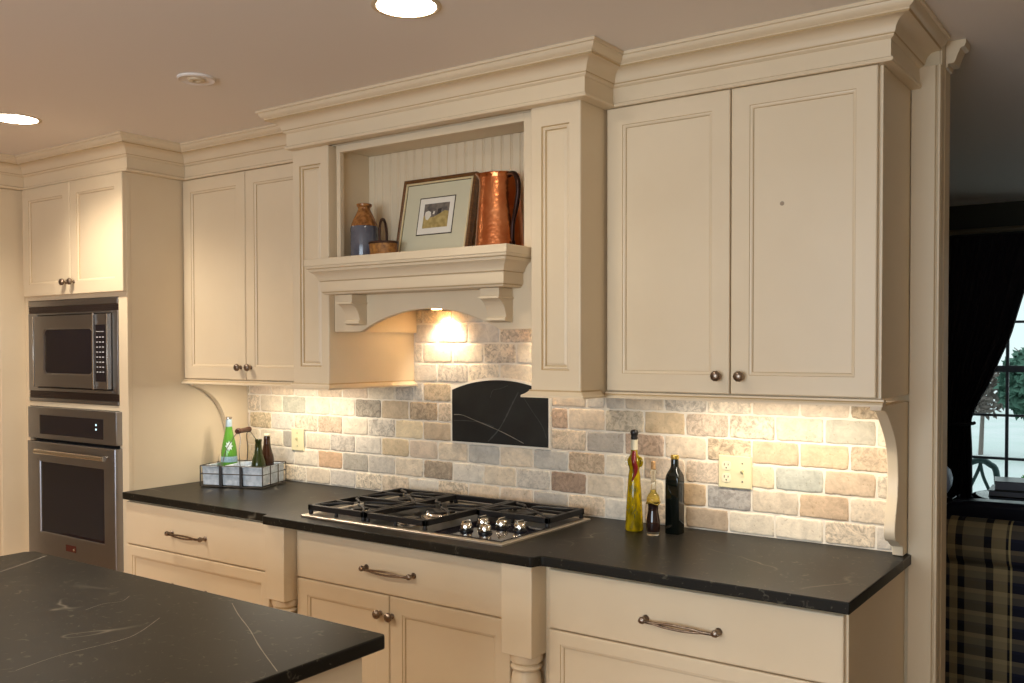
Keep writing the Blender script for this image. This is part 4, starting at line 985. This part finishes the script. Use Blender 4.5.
for x in (2.8, 3.5):
    for y_ in (2.1, 2.55): mb.lathe([(.02, 0), (.026, .125)], (x, y_, 0), 'z', 12)
mb.build('legs', M['dark_tbl'], ch, smooth=True)
tb_ = thing('side_table', 'round dark polished table under the window with books on it', 'table', (3.06, 2.92, 0))
MB().lathe([(0, .672), (.29, .672), (.31, .678), (.318, .688), (.31, .698), (.29, .702), (0, .702)], (3.06, 2.92, 0), 'z', 48).build('tabletop', M['dark_tbl'], tb_, smooth=True)
MB().lathe([(.17, 0), (.16, .02), (.05, .05), (.03, .12), (.045, .3), (.03, .45), (.04, .62), (.12, .6715)], (3.06, 2.92, 0), 'z', 28).build('pedestal', M['dark_tbl'], tb_, smooth=True)
def book(label, x, y_, z_, w_, d_, h_, rot):
    t_ = thing('book', label, 'book', (0, 0, 0), 'books on the side table')
    mb = MB(); mb.box(0, w_, 0, d_, 0, .004); mb.box(0, w_, 0, d_, h_ - .004, h_); mb.box(w_ - .004, w_, 0, d_, .004, h_ - .004); mb.build('cover', M['book_d'], t_, bevel=.001)
    mb = MB(); mb.box(.003, w_ - .0045, .004, d_ - .004, .0042, h_ - .0042); mb.build('pages', M['page'], t_)
    t_.location = (x, y_, z_); t_.rotation_euler.z = rot
book('large dark book lying flat, bottom of the pair on the round table', 2.845, 2.80, .7025, .34, .25, .034, .06)
book('dark book lying on top of the other on the round table', 2.875, 2.81, .7372, .30, .22, .050, .14)
# black curtain, gathered by a tie-back
cu = thing('curtain', 'black floor-length curtain tied back at the left of the window', 'curtain', (2.4, 3.5, .03))
EDGE = [(.04, 2.655), (.40, 2.655), (.62, 2.652), (.90, 2.648), (1.04, 2.640), (1.10, 2.648), (1.20, 2.690), (1.30, 2.745), (1.45, 2.80), (1.60, 2.862), (1.75, 2.90), (1.95, 2.955), (2.225, 3.03)]
def edge(zz):
    for (z0, x0), (z1, x1) in zip(EDGE, EDGE[1:]):
        if z0 <= zz <= z1: t_ = (zz - z0) / (z1 - z0); return x0 + (x1 - x0) * t_
    return EDGE[-1][1]
NX, NZ = 120, 44; vs = []
for j in range(NZ + 1):
    zz = .04 + (2.225 - .04) * j / NZ; xr = edge(zz); xl = 2.12 + .18 * math.exp(-((zz - 1.06) / .25) ** 2)
    for i in range(NX + 1):
        s_ = i / NX; amp = .022 * (.55 + .45 * math.sin(1.7 + 5 * s_)); yy = 3.50 + amp * math.sin(2 * PI * 11 * s_ + .5 * math.sin(zz * 2)) + .008 * math.sin(2 * PI * 27 * s_)
        vs.append((xl + (xr - xl) * s_, yy, zz))
mb = MB(); mb.add(vs, [(j * (NX + 1) + i, j * (NX + 1) + i + 1, (j + 1) * (NX + 1) + i + 1, (j + 1) * (NX + 1) + i) for j in range(NZ) for i in range(NX)])
o = mb.build('drape', M['velvet'], cu, smooth=True); sm_ = o.modifiers.new('thickness', 'SOLIDIFY'); sm_.thickness = .004
tp = [(2.28 + .19 * (1 - math.cos(q)) , 3.50 - .05 * math.sin(q), 1.055 - .012 * math.sin(q)) for q in [PI * i / 14 for i in range(15)]]
MB().tube(tp, .011, 8).build('tie_back', M['velvet'], cu, smooth=True)
rd = thing('curtain_rod', 'brown rod above the black curtain', 'curtain rod', (2.9, 3.5, 2.25))
MB().tube([(1.95, 3.5, 2.252), (4.1, 3.5, 2.252)], .017, 14).build('rod', M['rod'], rd, smooth=True)
mb = MB()
for x in (2.0, 4.05): mb.box(x - .01, x + .01, 3.5, 3.5995, 2.244, 2.260)
mb.build('bracket', M['rod'], rd)
jr = thing('ceramic_jar', 'pale rounded ceramic jar half hidden by the doorway jamb', 'jar', (2.475, 3.28, .62))
MB().lathe([(.05, .6205), (.075, .635), (.098, .68), (.104, .73), (.09, .775), (.06, .805), (.045, .813), (.05, .825), (.04, .827), (.035, .81)], (2.475, 3.28, 0), 'z', 32).build('body', M['pale_cer'], jr, smooth=True)
st = thing('plant_stand', 'dark stand under the pale jar beside the curtain', 'stand', (2.475, 3.28, 0))
MB().box(2.35, 2.60, 3.16, 3.40, .59, .62).build('top', M['dark_tbl'], st, bevel=.004)
for x in (2.37, 2.58):
    for y_ in (3.18, 3.38): MB().box(x - .015, x + .015, y_ - .015, y_ + .015, 0, .5897).build('leg', M['dark_tbl'], st)

# ------------------------------------------------------------------ outside the window
struct(MB().box(-12, 14, 3.75, 30, -.35, -.3).build('ground', M['snow']), 'pale lawn outside', 'lawn')
def crown_leaves(mb, cx_, cy_, cz_, rx, rz, n, s):
    for _ in range(n):
        u = Vector((random.gauss(0, 1), random.gauss(0, 1), random.gauss(0, 1))).normalized() * random.random() ** .4
        p = Vector((cx_ + u.x * rx, cy_ + u.y * rx, cz_ + u.z * rz)); a_ = Vector((random.gauss(0, 1), random.gauss(0, 1), random.gauss(0, 1))).normalized(); b_ = a_.orthogonal().normalized(); k = s * random.uniform(.6, 1.3)
        mb.add([p - a_ * k, p + b_ * k * .5, p + a_ * k, p - b_ * k * .5], [(0, 1, 2, 3)])
def tree(label, x, y_, h, r, m_, n=1400, name='tree', leafy=True):
    t_ = thing(name, label, name, (x, y_, -.3))
    mb = MB(); mb.tube([(x, y_, -.3), (x + .03, y_, h * .45), (x, y_, h * .85)], [.04, .03, .015], 8)
    for k in range(14):
        q = k * 2.4; zz = h * (.35 + .04 * k); mb.tube([(x, y_, zz), (x + math.cos(q) * r * .6, y_ + math.sin(q) * r * .6, zz + r * .5)], [.018, .006], 5)
    mb.build('trunk', M['twig'], t_, smooth=True)
    mb = MB(); crown_leaves(mb, x, y_, h * .68 - .1, r, h * .36, n, .13 if leafy else .07); mb.build('foliage', m_, t_)
tree('dark green tree on the lawn outside the window', 1.80, 14.0, 1.55, .46, M['leaf'])
tree('bare twiggy tree on the lawn outside the window', .98, 14.6, 1.25, .42, M['twig'], 500, leafy=False)
t = thing('shrub', 'bright green low shrub outside the window', 'shrub', (2.58, 7.0, -.3))
mb = MB(); crown_leaves(mb, 2.58, 7.0, .04, .14, .30, 700, .04); mb.build('foliage', M['leaf2'], t)
MB().tube([(2.58, 7.0, -.3), (2.58, 7.0, .0)], .03, 8).build('stem', M['twig'], t)
t = thing('patio_chair', 'curved iron patio chair outside the window', 'chair', (2.62, 4.6, -.3))
mb = MB(); mb.tube(smoothpath([(2.38, 4.5, -.3), (2.38, 4.5, .40), (2.42, 4.5, .63), (2.52, 4.5, .71), (2.60, 4.5, .69), (2.65, 4.5, .60), (2.66, 4.5, .15), (2.66, 4.5, -.3)], 6), .022, 10); mb.build('back_hoop', M['iron_out'], t, smooth=True)
mb = MB(); mb.tube(smoothpath([(2.41, 4.5, .35), (2.47, 4.5, .5), (2.52, 4.5, .62), (2.545, 4.5, .695)], 5), .012, 8); mb.tube(smoothpath([(2.655, 4.5, .35), (2.60, 4.5, .5), (2.56, 4.5, .6), (2.54, 4.5, .695)], 5), .012, 8); mb.build('back_scroll', M['iron_out'], t, smooth=True)
mb = MB(); mb.box(2.39, 2.67, 4.5, 4.9, .10, .13); mb.build('seat', M['iron_out'], t, bevel=.01)
for x in (2.41, 2.65): MB().tube([(x, 4.88, -.3), (x, 4.88, .1)], .014, 8).build('leg', M['iron_out'], t, smooth=True)

# ------------------------------------------------------------------ light
def lamp(kind, name, loc, energy, colour, **kw):
    l = bpy.data.lights.new(name, kind); l.energy = energy; l.color = colour
    for k, v in kw.items(): setattr(l, k, v)
    o_ = bpy.data.objects.new(name, l); col.objects.link(o_); o_.location = loc; return o_
WARM = (1.0, .88, .72)
for i, (x, y_) in enumerate(((2.030, -1.095), (-.030, -1.072), (.2, -2.9), (1.6, -2.9), (3.1, -2.6), (1.0, -4.3), (3.0, -4.3))):  # past the first pair: unseen fill spots without fixtures, added for room light
    lamp('SPOT', 'downlight', (x, y_, CEIL - .012), (10, 62, 190, 95, 14, 70, 10)[i], WARM, spot_size=math.radians(140), spot_blend=.8, shadow_soft_size=.07)
for x0, x1, e in ((.22, .82, 3.2), (2.35, 2.98, 3.4)):
    o = lamp('AREA', 'under_cabinet_strip', ((x0 + x1) / 2, -.22, 1.3765), e, (1, .89, .73), shape='RECTANGLE', size=x1 - x0, size_y=.04)
for x in (1.285, 1.82):
    o = lamp('SPOT', 'hood_light', (x, -.085, 1.682), 9, (1, .86, .66), spot_size=math.radians(104), spot_blend=.75, shadow_soft_size=.018); o.rotation_euler.x = math.radians(24)
# daylight through the window behind the camera
o = lamp('AREA', 'window_daylight', (2.8, -5.62, 1.5), 92, (.76, .88, 1.0), shape='RECTANGLE', size=2.9, size_y=1.2); o.rotation_euler = (math.radians(90), 0, 0)
wd = bpy.data.worlds.new('sky'); scn.world = wd; wd.use_nodes = True
bg = wd.node_tree.nodes['Background']; bg.inputs['Color'].default_value = (.74, .91, 1.0, 1); bg.inputs['Strength'].default_value = 1.05

vs_ = scn.view_settings
vs_.view_transform = 'Standard'; vs_.look = 'None'; vs_.exposure = .24; vs_.gamma = 1.; vs_.use_curve_mapping = False
